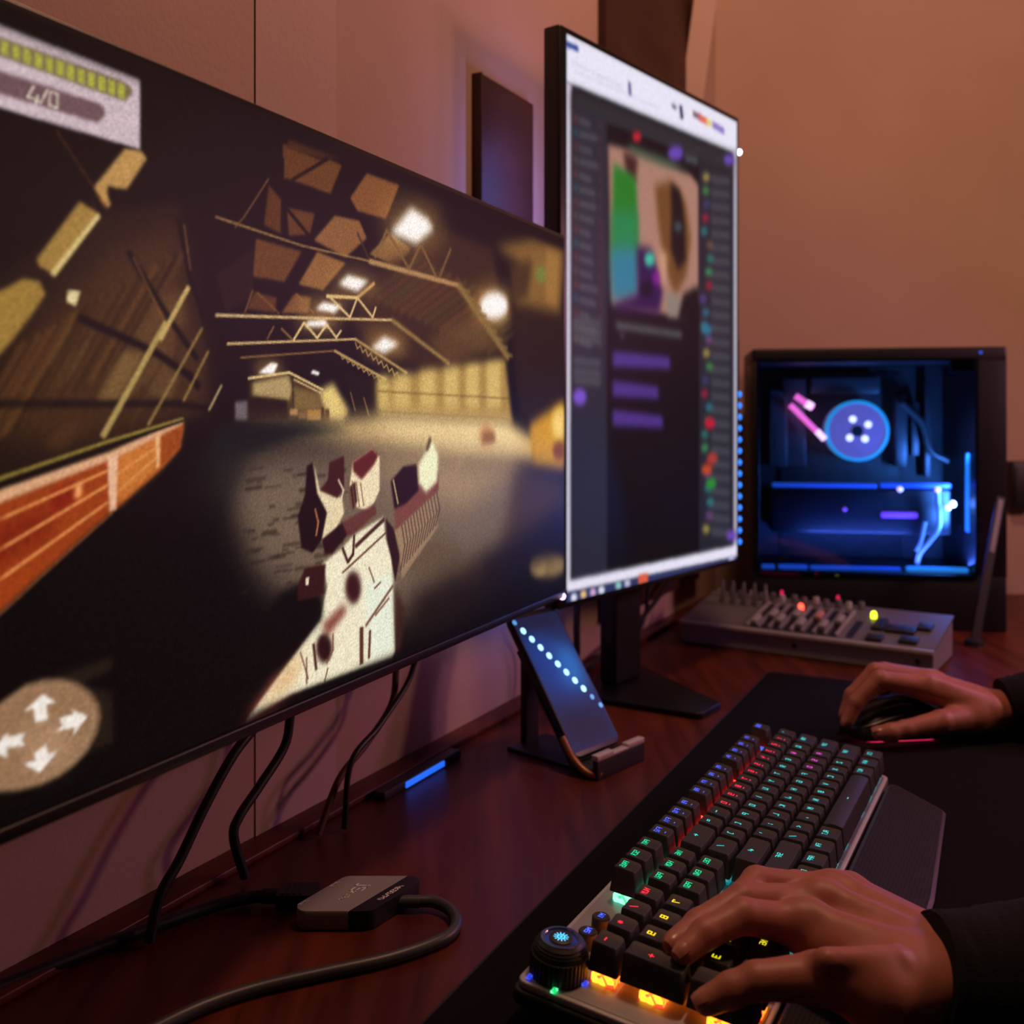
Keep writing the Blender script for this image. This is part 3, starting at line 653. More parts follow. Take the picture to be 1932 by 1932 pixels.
# --- upright monitor
E2 = Vector((.3069, 1.385)); L2 = Vector((.0553, 1.062)); d2 = (E2 - L2).normalized(); W2_ = (E2 - L2).length
H2, ZB2 = .6, .1405
uv2 = plane_uv(E2, d2, ZB2, W2_, H2)
cw = Canvas(230, 330, uv2, (20, 20, 28))
def paint_page(c):
    P = c.poly; L = c.line
    P([(1050, 40), (1400, 225), (1400, 300), (1050, 150)], (232, 228, 244), 1.2)
    for a, b, cl, w in (((1063, 83), (1086, 93), (40, 60, 140), 8), ((1075, 118), (1170, 165), (205, 202, 222), 3), ((1080, 135), (1240, 205), (212, 208, 228), 3), ((1184, 158), (1185, 178), (90, 80, 130), 7), ((1281, 203), (1283, 222), (40, 40, 80), 8), ((1265, 200), (1272, 204), (120, 116, 140), 6),
                        ((1305, 215), (1318, 222), (120, 90, 110), 7), ((1316, 222), (1330, 230), (220, 100, 90), 8), ((1330, 230), (1338, 234), (220, 200, 110), 7), ((1342, 236), (1362, 248), (140, 120, 190), 8)):
        L([a, b], w, cl, .9)
    P([(1050, 150), (1076, 160), (1074, 1100), (1050, 1100)], (205, 200, 214), 1); P([(1379, 280), (1400, 290), (1400, 1040), (1379, 1040)], (178, 174, 190), 1.2)
    P([(1075, 166), (1379, 290), (1379, 1030), (1075, 1096)], (22, 22, 30), 2)
    P([(1076, 170), (1380, 292), (1380, 330), (1076, 215)], (40, 41, 46), 3)
    P([(1076, 200), (1140, 225), (1142, 1080), (1076, 1090)], (37, 38, 50), 1.5)
    for i in range(17):
        y = 222 + 26 * i
        L([(1090, y + 6), (1090 + RNG.uniform(18, 34), y + 14)], 7, (86, 86, 94), 1.6, .85)
        L([(1081, y + 2), (1083, y + 3)], 9, [(150, 66, 40), (30, 110, 130), (140, 60, 50), (130, 100, 60)][i % 4], 1.6, .7)
        L([(1128, y + 14), (1130, y + 15)], 7, (120, 50, 44), 1.6, .6)
    for y in (605, 622, 638, 680, 700, 716): L([(1080, y), (1128, y + 6)], 9, (84, 86, 92), 1.8, .8)
    c.ell((1090, 749), 13, 16, (118, 78, 200), 1.6)
    # middle column with the live picture
    P([(1143, 235), (1316, 300), (1316, 1045), (1143, 1078)], (11, 10, 14), 1.5)
    c.ell((1198, 259), 9, 10, (186, 34, 48), 1.6); c.ell((1271, 290), 15, 14, (104, 70, 180), 2); L([(1290, 298), (1312, 305)], 10, (72, 74, 84), 2)
    P([(1143, 272), (1175, 280), (1300, 330), (1315, 350), (1315, 570), (1290, 600), (1150, 575)], (166, 122, 106), 2)
    P([(1180, 272), (1260, 302), (1300, 326), (1240, 312), (1185, 290)], (86, 108, 84), 2.5, .8)
    P([(1172, 285), (1200, 300), (1195, 345), (1178, 330)], (60, 30, 28), 2.5)
    P([(1154, 310), (1196, 335), (1200, 430), (1198, 480), (1150, 480)], (24, 116, 30), 2.5); P([(1152, 400), (1198, 400), (1200, 520), (1150, 520)], (20, 128, 84), 4, .8); P([(1150, 470), (1200, 470), (1202, 560), (1150, 568)], (34, 118, 146), 4)
    P([(1198, 465), (1225, 470), (1248, 545), (1240, 590), (1150, 585), (1160, 572), (1200, 556)], (40, 14, 66), 3); c.ell((1222, 490), 10, 13, (60, 190, 160), 2); c.ell((1236, 525), 9, 14, (120, 26, 130), 2); c.ell((1216, 545), 12, 14, (10, 6, 26), 2)
    P([(1232, 350), (1262, 342), (1290, 380), (1300, 450), (1292, 520), (1270, 560), (1250, 500), (1238, 420)], (108, 68, 28), 3)
    P([(1262, 345), (1280, 360), (1288, 420), (1290, 490), (1276, 510), (1262, 470), (1264, 400)], (20, 13, 12), 2.5); c.ell((1276, 428), 8, 10, (58, 72, 82), 2)
    P([(1238, 470), (1256, 480), (1250, 545), (1244, 540)], (196, 146, 114), 3); P([(1254, 548), (1280, 560), (1280, 600), (1256, 598)], (134, 122, 112), 2.5); P([(1286, 555), (1316, 540), (1316, 606), (1275, 606)], (10, 9, 10), 2.5)
    L([(1160, 614), (1282, 632)], 10, (92, 92, 96), 2, .85); L([(1168, 632), (1172, 636)], 8, (92, 92, 96), 2, .7)
    for (y, xe) in ((679, 1260), (735, 1238), (790, 1246)):
        P([(1152, y - 18), (xe, y - 6), (xe + 2, y + 18), (1152, y + 14)], (74, 48, 130), 2)
    # right column
    P([(1316, 305), (1380, 330), (1380, 1030), (1316, 1045)], (33, 34, 44), 1.5)
    pal = [(180, 160, 70), (60, 140, 70), (60, 60, 110), (170, 30, 60), (40, 120, 130), (110, 80, 60), (40, 120, 110), (60, 150, 90), (170, 30, 50), (90, 60, 140), (40, 110, 130), (50, 130, 140), (120, 70, 130)]
    for i in range(27):
        y = 335 + 25.5 * i
        L([(1340, y + 4), (1372, y + 8)], 9, (78, 80, 88), 2, .7)
        c.ell((1330 + RNG.uniform(-7, 8), y), 7, 8, pal[i % 13], 1.8, .8)
    for x, y, cl in ((1336, 799, (196, 24, 50)), (1330, 886, (196, 70, 30)), (1341, 864, (170, 60, 50)), (1338, 912, (40, 140, 50)), (1330, 622, (40, 110, 140)), (1372, 302, (104, 70, 180)), (1377, 1010, (110, 70, 180))): c.ell((x, y), 10, 10, cl, 1.8)
    # lower browser edge and task bar
    P([(1050, 1099), (1400, 1025), (1400, 1048), (1050, 1122)], (232, 226, 244), 1.3)
    P([(1050, 1122), (1400, 1047), (1400, 1080), (1050, 1150)], (44, 52, 98), .8)
    for x, y, cl in ((1079, 1127, (235, 235, 245)), (1097, 1121, (240, 196, 130)), (1115, 1117, (214, 170, 210)), (1131, 1113, (230, 230, 240)), (1163, 1104, (140, 200, 190)), (1180, 1100, (190, 190, 210)), (1377, 1056, (200, 196, 226))): c.ell((x, y), 6, 8, cl, 1)
    P([(1201, 1084), (1219, 1081), (1219, 1103), (1201, 1107)], (222, 92, 60), 1)
    c.img *= RNG.normal(1, .02, (c.H, c.W, 1))
paint_page(cw)
m2 = thing('upright_monitor', 'tall upright black monitor showing a dark streaming page with white top bar', 'monitor', (E2.x, E2.y, ZB2), (0, 0, math.atan2(d2.y, d2.x)))
MB().prism([(-W2_ - .012, -.002), (.009, -.002), (.009, .02), (-W2_ - .012, .02)], -.006, H2 + .007, .004, .002).obj('bezel', M_BEZ, m2)
MB().prism([(-W2_ + .05, .018), (-.05, .018), (-.08, .05), (-W2_ + .08, .05)], .06, H2 - .06, .01, .004).obj('back_shell', M_BLACK, m2)
cw.mesh('screen', -W2_, 0, 0, H2, -.0026, screen_mat('page_picture', 1.0), m2)
nk = MB(); nk.box(-W2_ / 2 - .03, -W2_ / 2 + .03, .045, .07, -ZB2 + .008, .33, .004); nk.obj('stand_neck', M_BLACK, m2)
bp_ = [G(1128, 1328), G(1322, 1360), G(1362, 1338), G(1200, 1262), G(1125, 1278)]
Rinv = Matrix.Rotation(-math.atan2(d2.y, d2.x), 4, 'Z')
bl = [Rinv @ (p - Vector((E2.x, E2.y, 0))) for p in bp_]
bl = [(p.x, p.y) for p in bl]
MB().prism(bl, -ZB2, -ZB2 + .008, .008, .002).obj('stand_base', mat('dark_base_metal', (0.014, 0.014, 0.015), .4, .6, nscale=60), m2)
M_LEDB = mat('blue_led', (.02, .1, .3), .4, 0, (.02, .22, 1.0), 1.6)
M_LEDW = mat('white_led', (.5, .5, .6), .4, 0, (.75, .8, 1.0), 7)
M_LEDP = mat('pink_led', (.5, .4, .5), .4, 0, (.75, .5, .9), 3)
strip = MB().box(.0085, .0105, -.001, .004, .0, .30, .0004).obj('led_strip', M_BLACK, m2)
ledm = to_mesh(MB().lathe([(0.0001, -.0046), (.0032, -.0034), (.0046, 0), (.0032, .0034), (.0001, .0046)], 12), 'led'); ledm.materials.append(M_LEDB)
for i in range(14): link('led', ledm, None, strip, (.0118, .0005, .022 + .0157 * i))
MB().lathe([(0.0001, -.0042), (.0030, -.003), (.0042, 0), (.0030, .003), (.0001, .0042)], 12).xf(Matrix.Translation((.0135, .001, .5616))).obj('led', M_LEDW, m2)
MB().lathe([(0.0001, -.0036), (.0026, -.0026), (.0036, 0), (.0026, .0026), (.0001, .0036)], 12).xf(Matrix.Translation((-.006, -.003, -.006))).obj('power_light', M_LEDP, m1)
n2 = Vector((-d2.y, d2.x)); bk = E2 + d2 * (-W2_ + .055) + n2 * .030
light('monitor_led_strip', 'AREA', (bk.x, bk.y, ZB2 + .27), 1.0, (0.30, 0.28, 1.0), 0.02, (bk.x + n2.x, bk.y + n2.y, ZB2 + .27), size_y=0.50)

# ------------------------------------------------------------ keyboard
U = .01905
KYAW, KTILT = rad(28.6), rad(5.1)
kb = thing('keyboard', 'black mechanical keyboard with glowing coloured letters and a metal top plate', 'keyboard', (.2347, .9489, .0122), (-KTILT, 0, rad(-90) - KYAW))
M_KEY = mat('dark_keycap', (0.027, 0.029, 0.032), .48, 0, None, 0, 500, .12, .05)
M_PLATE = mat('brushed_plate', (0.36, 0.37, 0.41), .4, .3, None, 0, 160, .12)
M_RIM = mat('silver_rim', (0.52, 0.53, 0.55), .35, .25, None, 0, 100, .1)
KX0, KX1, KY0, KY1 = -.008, .4545, -.0185, .112
MB().prism([(KX0 - .002, KY0 - .002), (KX1 + .002, KY0 - .002), (KX1 + .002, KY1 + .001), (KX0 - .002, KY1 + .001)], 0, .0085, .006, .002).obj('case', M_BLACK, kb)
MB().prism([(KX0, KY0), (KX1, KY0), (KX1, KY1), (KX0, KY1)], .0085, .0130, .006, .0012).obj('rim', M_RIM, kb)
MB().prism([(KX0 + .003, KY0 + .003), (KX1 - .003, KY0 + .003), (KX1 - .003, KY1 - .003), (KX0 + .003, KY1 - .003)], .0129, .0134, .004, .0002).obj('top_plate', M_PLATE, kb)
for x in (.03, .415): MB().box(x - .012, x + .012, -.012, -.002, -.0098, .001, .001).obj('foot', M_BLACK, kb)

ZK0, ZK1 = .0205, .0362
def key_top(wu, du, row, convex):
    hw = wu * U / 2 - .0028; hd = du * U / 2 - .0028
    slope = (-.05, -.06, -.03, 0.0, .03, .04)[row]
    def z(x, y):
        if convex: return ZK1 - .0008 + .0014 * (1 - (y / hd) ** 2) + slope * y
        return ZK1 - .0009 * (1 - min(1, (x / hw) ** 2)) + slope * y
    return hw, hd, z
KM = {}
def key_mesh(wu, du, row, convex=False):
    k = (wu, du, row, convex)
    if k in KM: return KM[k]
    hw, hd, z = key_top(*k)
    bw = wu * U / 2 - .0006; bd = du * U / 2 - .0006
    def ring(w, d, r, n=3, sd=4):
        P = round_poly([(-w, -d), (w, -d), (w, d), (-w, d)], r, n); out = []
        for i, p in enumerate(P):
            q = P[(i + 1) % len(P)]; out.append(p)
            if math.hypot(p[0] - q[0], p[1] - q[1]) > .004:
                out += [(p[0] + (q[0] - p[0]) * t / sd, p[1] + (q[1] - p[1]) * t / sd) for t in range(1, sd)]
        return out
    m = MB(); oy = -.0008
    b = ring(bw, bd, .0012); t0 = ring(hw + .0006, hd + .0006, .0022); t1 = ring(hw, hd, .0018); t2 = [(x * .66, y * .66) for x, y in t1]; t3 = [(x * .3, y * .3) for x, y in t1]
    n = min(len(b), len(t0), len(t1))
    L = [[(x, y, ZK0) for x, y in b[:n]], [(x, y + oy, z(x, y) - .0007) for x, y in t0[:n]], [(x, y + oy, z(x, y)) for x, y in t1[:n]], [(x, y + oy, z(x, y)) for x, y in t2[:n]], [(x, y + oy, z(x, y)) for x, y in t3[:n]]]
    m.loft(L)
    me = bpy.data.meshes.new('keycap'); me.from_pydata(m.v, [], m.f); me.update()
    bm = bmesh.new(); bm.from_mesh(me); bmesh.ops.recalc_face_normals(bm, faces=bm.faces); bm.to_mesh(me); bm.free()
    me.shade_smooth(); me.set_sharp_from_angle(angle=rad(35)); me.materials.append(M_KEY)
    KM[k] = me; return me
LEG = {n: mat('legend_' + n, c, .5, 0, c, s) for n, c, s in (('blue', (.06, .12, 1.0), 1.7), ('green', (.0, .75, .34), 1.0), ('red', (1.0, .03, .06), 1.0), ('yellow', (1.0, .85, .02), 1.0), ('cyan', (.05, .80, .80), .8), ('magenta', (.85, .08, .75), .9))}
def switch_mat(name, c0, c1, s):
    m = bpy.data.materials.new('switch_' + name); m.use_nodes = True
    nt = m.node_tree; b = nt.nodes['Principled BSDF']; b.inputs['Roughness'].default_value = .2; b.inputs['Base Color'].default_value = (*c0, 1)
    tc = nt.nodes.new('ShaderNodeTexCoord'); v = nt.nodes.new('ShaderNodeTexVoronoi'); v.inputs['Scale'].default_value = 260
    nt.links.new(tc.outputs['Object'], v.inputs['Vector'])
    cr = nt.nodes.new('ShaderNodeValToRGB'); cr.color_ramp.elements[0].color = (*c0, 1); cr.color_ramp.elements[1].color = (*c1, 1)
    cr.color_ramp.elements[0].position = .25; cr.color_ramp.elements[1].position = .8
    nt.links.new(v.outputs['Color'], cr.inputs['Fac']); nt.links.new(cr.outputs['Color'], b.inputs['Emission Color'])
    b.inputs['Emission Strength'].default_value = s
    return m
SW = {'amber': switch_mat('amber', (1.0, .02, .01), (1.0, .40, .02), 3.2), 'red': switch_mat('red', (1.0, .01, .01), (1.0, .05, .03), 4.0), 'green': switch_mat('green', (.0, .5, .12), (.3, 1.0, .6), 1.6),
      'blue': switch_mat('blue', (.03, .05, .9), (.1, .2, 1.0), .8), 'cyan': switch_mat('cyan', (.0, .35, .42), (.1, .6, .6), .45), 'violet': switch_mat('violet', (.35, .02, .9), (.5, .1, 1.0), .8)}
swm = MB().prism([(-.0070, -.0070), (.0070, -.0070), (.0070, .0070), (-.0070, .0070)], .0130, .0180, .001, .0004)
swm.prism([(-.0058, -.0058), (.0058, -.0058), (.0058, .0058), (-.0058, .0058)], .0178, .0215, .001, .0003)
SWME = {}
for n, m in SW.items():
    me = to_mesh(swm, 'switch'); me.materials.append(m); SWME[n] = me

def key(xu, row, wu, txt, col, sw, du=1.0, ymid=None, convex=False, lines=None, below=None):
    y = (ymid if ymid is not None else (0 if row == 0 else row + .25)) * U
    x = (xu + wu / 2) * U
    k = link('keycap', key_mesh(wu, du, row, convex), None, kb, (x, y, 0))
    for q in ((0,) if wu < 2 and du < 2 else ((-.6 if wu > 5 else 0), (.6 if wu > 5 else 0)) if wu > 5 else (0,)):
        link('switch', SWME[sw], None, kb, (x + q * U * 3, y, 0))
    hw, hd, z = key_top(wu, du, row, convex)
    mb = MB(); n = len(txt)
    if n <= 1: cwid, ch, w = .0027, .0039, .00072
    elif n <= 3: cwid, ch, w = .0019, .0033, .00052
    else: cwid, ch, w = .0016, .0033, .00048
    oy = -.0026 if du < 2 else -.004
    if n > 1: oy = -.0034
    fx = lambda a, b: (a, -b + oy)
    pls = text_strokes(txt, cwid, ch)
    if below: pls += [[(p[0], p[1] - .0044) for p in pl] for pl in text_strokes(below, .0018, .0024)]
    strokes_mesh(mb, pls, w, lambda a, b: z(a, b + .0008) + .00018, fx)
    me = to_mesh(mb, 'legend'); me.materials.append(LEG[col])
    link('legend', me, None, k)
    return k
key(0, 0, 1, 'ESC', 'blue', 'blue')
for i in range(12):
    key(2 + i + (.5 if i > 3 else 0) + (.5 if i > 7 else 0), 0, 1, 'F%d' % (i + 1), 'blue', 'red', below='_')
for x, t in ((15.25, 'PRT'), (16.25, 'SCR'), (17.25, 'PAUS')): key(x, 0, 1, t, 'green', 'green')
for i, t in enumerate('`1234567890-='): key(i, 1, 1, t, 'red' if 1 <= i <= 10 else 'cyan', 'red', below='-' if 1 <= i <= 10 else None)
key(13, 1, 2, '~', 'cyan', 'cyan')
for x, t in ((15.25, 'INS'), (16.25, 'HOM'), (17.25, 'PGU')): key(x, 1, 1, t, 'green', 'green')
for x, t in ((18.5, 'NUM'), (19.6, '/'), (20.7, '*'), (21.82, '-')): key(x, 1, 1, t, 'red', 'violet' if t == 'NUM' else 'amber')
key(0, 2, 1.5, 'TAB', 'cyan', 'cyan')
for i, t in enumerate('QWERTYUIOP[]'): key(1.5 + i, 2, 1, t, 'magenta' if t == 'W' else 'cyan', 'cyan')
key(13.5, 2, 1.5, '/', 'cyan', 'cyan')
for x, t in ((15.25, 'DEL'), (16.25, 'END'), (17.25, 'PGD')): key(x, 2, 1, t, 'green', 'cyan')
for x, t in ((18.5, '7'), (19.6, '8'), (20.7, '9')): key(x, 2, 1, t, 'yellow', 'amber')
key(21.82, 2, 1, '+', 'red', 'amber', du=2.0, ymid=2.75)
key(0, 3, 1.75, 'CAP', 'cyan', 'cyan')
for i, t in enumerate("ASDFGHJKL;'"): key(1.75 + i, 3, 1, t, 'magenta' if t in 'ASD' else 'cyan', 'cyan')
key(12.75, 3, 2.25, '^', 'cyan', 'cyan')
for x, t in ((18.5, '4'), (19.6, '5'), (20.7, '6')): key(x, 3, 1, t, 'yellow', 'amber')
key(0, 4, 2.25, 'SHF', 'cyan', 'cyan')
for i, t in enumerate('ZXCVBNM,</'): key(2.25 + i, 4, 1, t, 'cyan', 'cyan')
key(12.25, 4, 2.75, 'SHF', 'cyan', 'cyan')
key(16.25, 4, 1, '~', 'cyan', 'cyan')
for x, t in ((18.5, '1'), (19.6, '2'), (20.7, '3')): key(x, 4, 1, t, 'yellow', 'amber')
key(21.82, 4, 1, 'ENT', 'red', 'amber', du=2.0, ymid=4.75)
for x, w, t in ((0, 1.25, 'CTL'), (1.25, 1.25, 'WIN'), (2.5, 1.25, 'ALT')): key(x, 5, w, t, 'cyan', 'cyan')
key(3.75, 5, 6.25, '_', 'cyan', 'cyan', convex=True)
for x, w, t in ((10, 1.25, 'ALT'), (11.25, 1.25, 'FN'), (12.5, 1.25, 'APP'), (13.75, 1.25, 'CTL')): key(x, 5, w, t, 'cyan', 'cyan')
for x, t in ((15.25, '<'), (16.25, '~'), (17.25, '-')): key(x, 5, 1, t, 'cyan', 'cyan')
key(18.55, 5, 2, 'INS', 'yellow', 'violet'); key(20.7, 5, 1, '.', 'yellow', 'amber')
# volume knob and two round media buttons
kn = MB(); NR = 80
def ribbed(r, z, amp): return [(r * (1 + (amp if i % 2 else 0)) * math.cos(2 * PI * i / NR), r * (1 + (amp if i % 2 else 0)) * math.sin(2 * PI * i / NR), z) for i in range(NR)]
kn.loft([ribbed(.0160, 0, .03), ribbed(.0160, .0125, .03), ribbed(.0154, .0132, 0), ribbed(.0154, .0138, .02), ribbed(.0150, .0148, 0), ribbed(.0150, .0154, .02), ribbed(.0143, .0164, 0), ribbed(.0143, .0170, .02), ribbed(.0134, .0180, 0), ribbed(.0134, .0186, .02), ribbed(.0122, .0196, 0), ribbed(.0115, .0202, 0), ribbed(.0104, .0204, 0), ribbed(.0104, .0180, 0)], True, True)
knob = kn.obj('knob', mat('knob_rubber', (.022, .020, .020), .45, .2, nscale=90), kb, 30, (.4360, -.0012, .0133))
MB().lathe([(.0114, .0200), (.0114, .0206), (.0098, .0206), (.0098, .0200)], 48).obj('knob_ring', mat('chrome_ring', (.55, .55, .58), .15, 1, nscale=50), knob)
MB().lathe([(.0098, .0182), (.0001, .0184)], 40).obj('knob_glow', mat('knob_blue_glow', (.02, .03, .3), .4, 0, (.06, .14, 1.0), .9), knob)
MB().lathe([(.0064, .0182), (.0068, .0204), (.0062, .0208), (.0001, .0208)], 40).obj('knob_button', mat('knob_button_black', (.02, .02, .022), .5, nscale=100), knob)
gm = MB()
for i in range(12):
    a = 2 * PI * i / 12
    strokes_mesh(gm, [[(.0029 * math.cos(a), .0029 * math.sin(a)), (.0040 * math.cos(a), .0040 * math.sin(a))]], .0006, .0209)
ringp = [(.0020 * math.cos(2 * PI * i / 20), .0020 * math.sin(2 * PI * i / 20)) for i in range(21)]
strokes_mesh(gm, [ringp, [(-.0008, 0), (.0008, 0)], [(0, -.0008), (0, .0008)]], .0006, .0209)
gm.obj('sun_mark', mat('sun_mark_blue', (.1, .5, .9), .5, 0, (.10, .62, 1.0), 1.6), knob)
for an_, col_ in ((0.35, 'green'), (1.5, 'blue'), (2.7, 'violet'), (-.7, 'blue')):
    MB().box(-.0022, .0022, -.0014, .0014, 0, .0014, .0003).obj('knob_led', SW[col_], kb, 40, (.4360 + .0182 * math.cos(an_), -.0012 + .0172 * math.sin(an_), .0133))
for x, t in ((.3820, 'M1'), (.4015, 'M2')):
    bt = MB().lathe([(.0056, 0), (.0056, .0085), (.0050, .0092), (.0001, .0090)], 28).obj('media_button', M_KEY, kb, 40, (x, .0008, .0133))
    mb = MB(); strokes_mesh(mb, text_strokes(t, .0022, .0030), .0005, .0094, lambda a, b: (a, -b)); mb.obj('legend', LEG['blue'], bt)

# wrist rest (lies against the keyboard, can be lifted away)
wr = thing('wrist_rest', 'black wrist rest with a grid of small dots in front of the keyboard', 'wrist rest', (.2347, .9489, .0122), (-KTILT, 0, rad(-90) - KYAW))
def dotted():
    m = bpy.data.materials.new('dotted_rubber'); m.use_nodes = True
    nt = m.node_tree; b = nt.nodes['Principled BSDF']; b.inputs['Roughness'].default_value = .6; b.inputs['Specular IOR Level'].default_value = .2
    tc = nt.nodes.new('ShaderNodeTexCoord'); sc = nt.nodes.new('ShaderNodeVectorMath'); sc.operation = 'SCALE'; sc.inputs['Scale'].default_value = 1 / .0026
    fr = nt.nodes.new('ShaderNodeVectorMath'); fr.operation = 'FRACTION'
    sb = nt.nodes.new('ShaderNodeVectorMath'); sb.operation = 'SUBTRACT'; sb.inputs[1].default_value = (.5, .5, 0)
    ml = nt.nodes.new('ShaderNodeVectorMath'); ml.operation = 'MULTIPLY'; ml.inputs[1].default_value = (1, 1, 0)
    ln = nt.nodes.new('ShaderNodeVectorMath'); ln.operation = 'LENGTH'
    gt = nt.nodes.new('ShaderNodeMath'); gt.operation = 'GREATER_THAN'; gt.inputs[1].default_value = .27
    mx = nt.nodes.new('ShaderNodeMix'); mx.data_type = 'RGBA'; mx.inputs['A'].default_value = (.003, .003, .003, 1); mx.inputs['B'].default_value = (.017, .018, .019, 1)
    nt.links.new(tc.outputs['Object'], sc.inputs[0]); nt.links.new(sc.outputs[0], fr.inputs[0]); nt.links.new(fr.outputs[0], sb.inputs[0]); nt.links.new(sb.outputs[0], ml.inputs[0]); nt.links.new(ml.outputs[0], ln.inputs[0])
    nt.links.new(ln.outputs['Value'], gt.inputs[0]); nt.links.new(gt.outputs[0], mx.inputs['Factor']); nt.links.new(mx.outputs['Result'], b.inputs['Base Color'])
    return m
def wr_outline(d): return inset_poly([(.008, .1145), (.452, .1145), (.452, .168), (.20, .172), (.036, .164), (.022, .140)], d)
wm = MB()
wm.loft([[(x, y, (.0006 if y < .13 else .0056)) for x, y in round_poly(wr_outline(0), .006)], [(x, y, .0125 - (y - .1145) * .06) for x, y in round_poly(wr_outline(0), .006)], [(x, y, .0150 - (y - .1145) * .08) for x, y in round_poly(wr_outline(.0018), .005)]])
wm.obj('pad', mat('rest_edge', (.017, .018, .019), .45, nscale=100), wr)
wm = MB(); wm.add([(x, y, .0152 - (y - .1145) * .08) for x, y in round_poly(wr_outline(.003), .005)], [tuple(range(30))])
wm.obj('dotted_surface', dotted(), wr, 0)

# ------------------------------------------------------------ hub and its cables
hp = [G(537, 1719.5, .013), G(700, 1719.5, .013), G(812, 1652, .013), G(652, 1652, .013)]
hc = sum(hp, Vector()) / 4
hub = thing('usb_hub', 'small silver and black video adapter hub with a white logo lying on the desk', 'hub', (hc.x, hc.y, 0))
H2d = [Vector((p.x - hc.x, p.y - hc.y)) for p in hp]
def hbl(u, v): p = (H2d[0] * (1 - u) + H2d[1] * u) * (1 - v) + (H2d[3] * (1 - u) + H2d[2] * u) * v; return (p.x, p.y)
M_ALU = mat('silver_aluminium', (.24, .24, .235), .55, .0, nscale=400, namp=.06)
M_HBLK = mat('black_anodised', (.012, .013, .015), .4, .3, nscale=300)
US = .735
def split_outline(r0):
    P = round_poly([hbl(0, 0), hbl(1, 0), hbl(1, 1), hbl(0, 1)], r0, 6); return P
def clip(P, a, b, keep):
    out = []; n = Vector((-(b[1] - a[1]), b[0] - a[0]))
    sd = [(Vector(p) - Vector(a)).dot(n) * keep for p in P]
    for i in range(len(P)):
        p, q = Vector(P[i]), Vector(P[(i + 1) % len(P)]); s, t = sd[i], sd[(i + 1) % len(P)]
        if s >= 0: out.append(tuple(p))
        if (s >= 0) != (t >= 0): out.append(tuple(p + (q - p) * (s / (s - t))))
    return out
full = split_outline(.008)
for nm, keep, m in (('silver_shell', 1, M_ALU), ('black_end', -1, M_HBLK)):
    P = clip(full, hbl(US, 0), hbl(US, 1), keep); c = Vector((sum(p[0] for p in P) / len(P), sum(p[1] for p in P) / len(P)))
    mb = MB(); fp = [(x, y) for x, y in P]
    sh = lambda d: [(x + (c.x - x) * d / .03, y + (c.y - y) * d / .03) for x, y in fp]
    mb.loft([[(x, y, 0.0006) for x, y in sh(.0006)], [(x, y, .0013) for x, y in fp], [(x, y, .0122) for x, y in fp], [(x, y, .0130) for x, y in sh(.0005)]])
    mb.obj(nm, m, hub, 40)
def hub_text(name, pls, w, m, uc, vc, eu, ev, z=.01312):
    """lettering running along ev (depth) of the top, tops of letters towards eu"""
    mb = MB(); c = Vector(hbl(uc, vc)); du = (Vector(hbl(1, 0)) - Vector(hbl(0, 0))).normalized(); dv = (Vector(hbl(0, 1)) - Vector(hbl(0, 0))).normalized()
    def fx(x, y): p = c + dv * x * ev + du * y * eu; return (p.x, p.y)
    strokes_mesh(mb, pls, w, z, fx); return mb.obj(name, m, hub, 0)
M_WHITE = mat('white_print', (.85, .85, .85), .5, nscale=100, namp=.03)
pls = [[(p[0] - .0062, p[1]) for p in pl] for pl in text_strokes('j5', .0050, .0080)] + [[(p[0] + .0072, p[1]) for p in pl] for pl in text_strokes('create', .0019, .0034)]
hub_text('logo', pls, .0010, M_WHITE, .42, .56, 1, -1)
hub_text('model_print', text_strokes('4K60/PD', .0025, .0036), .0008, M_WHITE, .865, .50, 1, -1)
for v in (.23, .74): hub_text('port_mark', text_strokes('HDMI', .0014, .0026), .0007, M_WHITE, .04, v, 1, -1)
# captive cable
q0 = G(757, 1700, .006)
cb = MB(); cb.tube([G(748, 1701, .0065) - Vector((hc.x, hc.y, 0)), G(792, 1701, .0065) - Vector((hc.x, hc.y, 0))], .0042, 16, 4)
cb.obj('cable_collar', mat('dark_grey_collar', (.05, .053, .056), .45, nscale=200), hub)
path = [(788, 1700, .0065), (820, 1702, .0062), (848, 1716, .0052), (861, 1739, .0042), (848, 1764, .0042), (800, 1787, .0042), (720, 1812, .0042), (600, 1838, .0042), (480, 1866, .0042), (380, 1900, .0042), (285, 1945, .0042), (190, 1995, .0042)]
cb = MB(); cb.tube([G(x, y, z) - Vector((hc.x, hc.y, 0)) for x, y, z in path], .0040, 14, 8)
cb.obj('cable', mat('grey_cable', (.040, .044, .046), .42, nscale=200), hub)
# video cable plugged into the far side
hd = thing('video_cable', 'thick black video cable plugged into the silver hub and running along the wall', 'cable', (G(520, 1692).x, G(520, 1692).y, 0))
R0 = Vector((G(520, 1692).x, G(520, 1692).y, 0))
MB().tube([G(495, 1690, .0065) - R0, G(528, 1690, .0065) - R0], .0052, 14, 3).obj('strain_relief', M_BLACK, hd)
pa, pb = G(526, 1690, .0065) - R0, G(598, 1690, .0065) - R0
pd = (pb - pa).normalized(); pn = Vector((-pd.y, pd.x, 0))
pl_ = MB(); obox(pl_, pa, pb, pn, Vector((0, 0, 1)), .010, .0048); pl_.obj('plug', M_BLACK, hd, 30)
for k in range(4):
    q = pa.lerp(pb, .12 + .16 * k); g = MB(); obox(g, q, q.lerp(pb, .10), pn, Vector((0, 0, 1)), .008, .0054); g.obj('grip_ridge', M_BLACK, hd, 30)
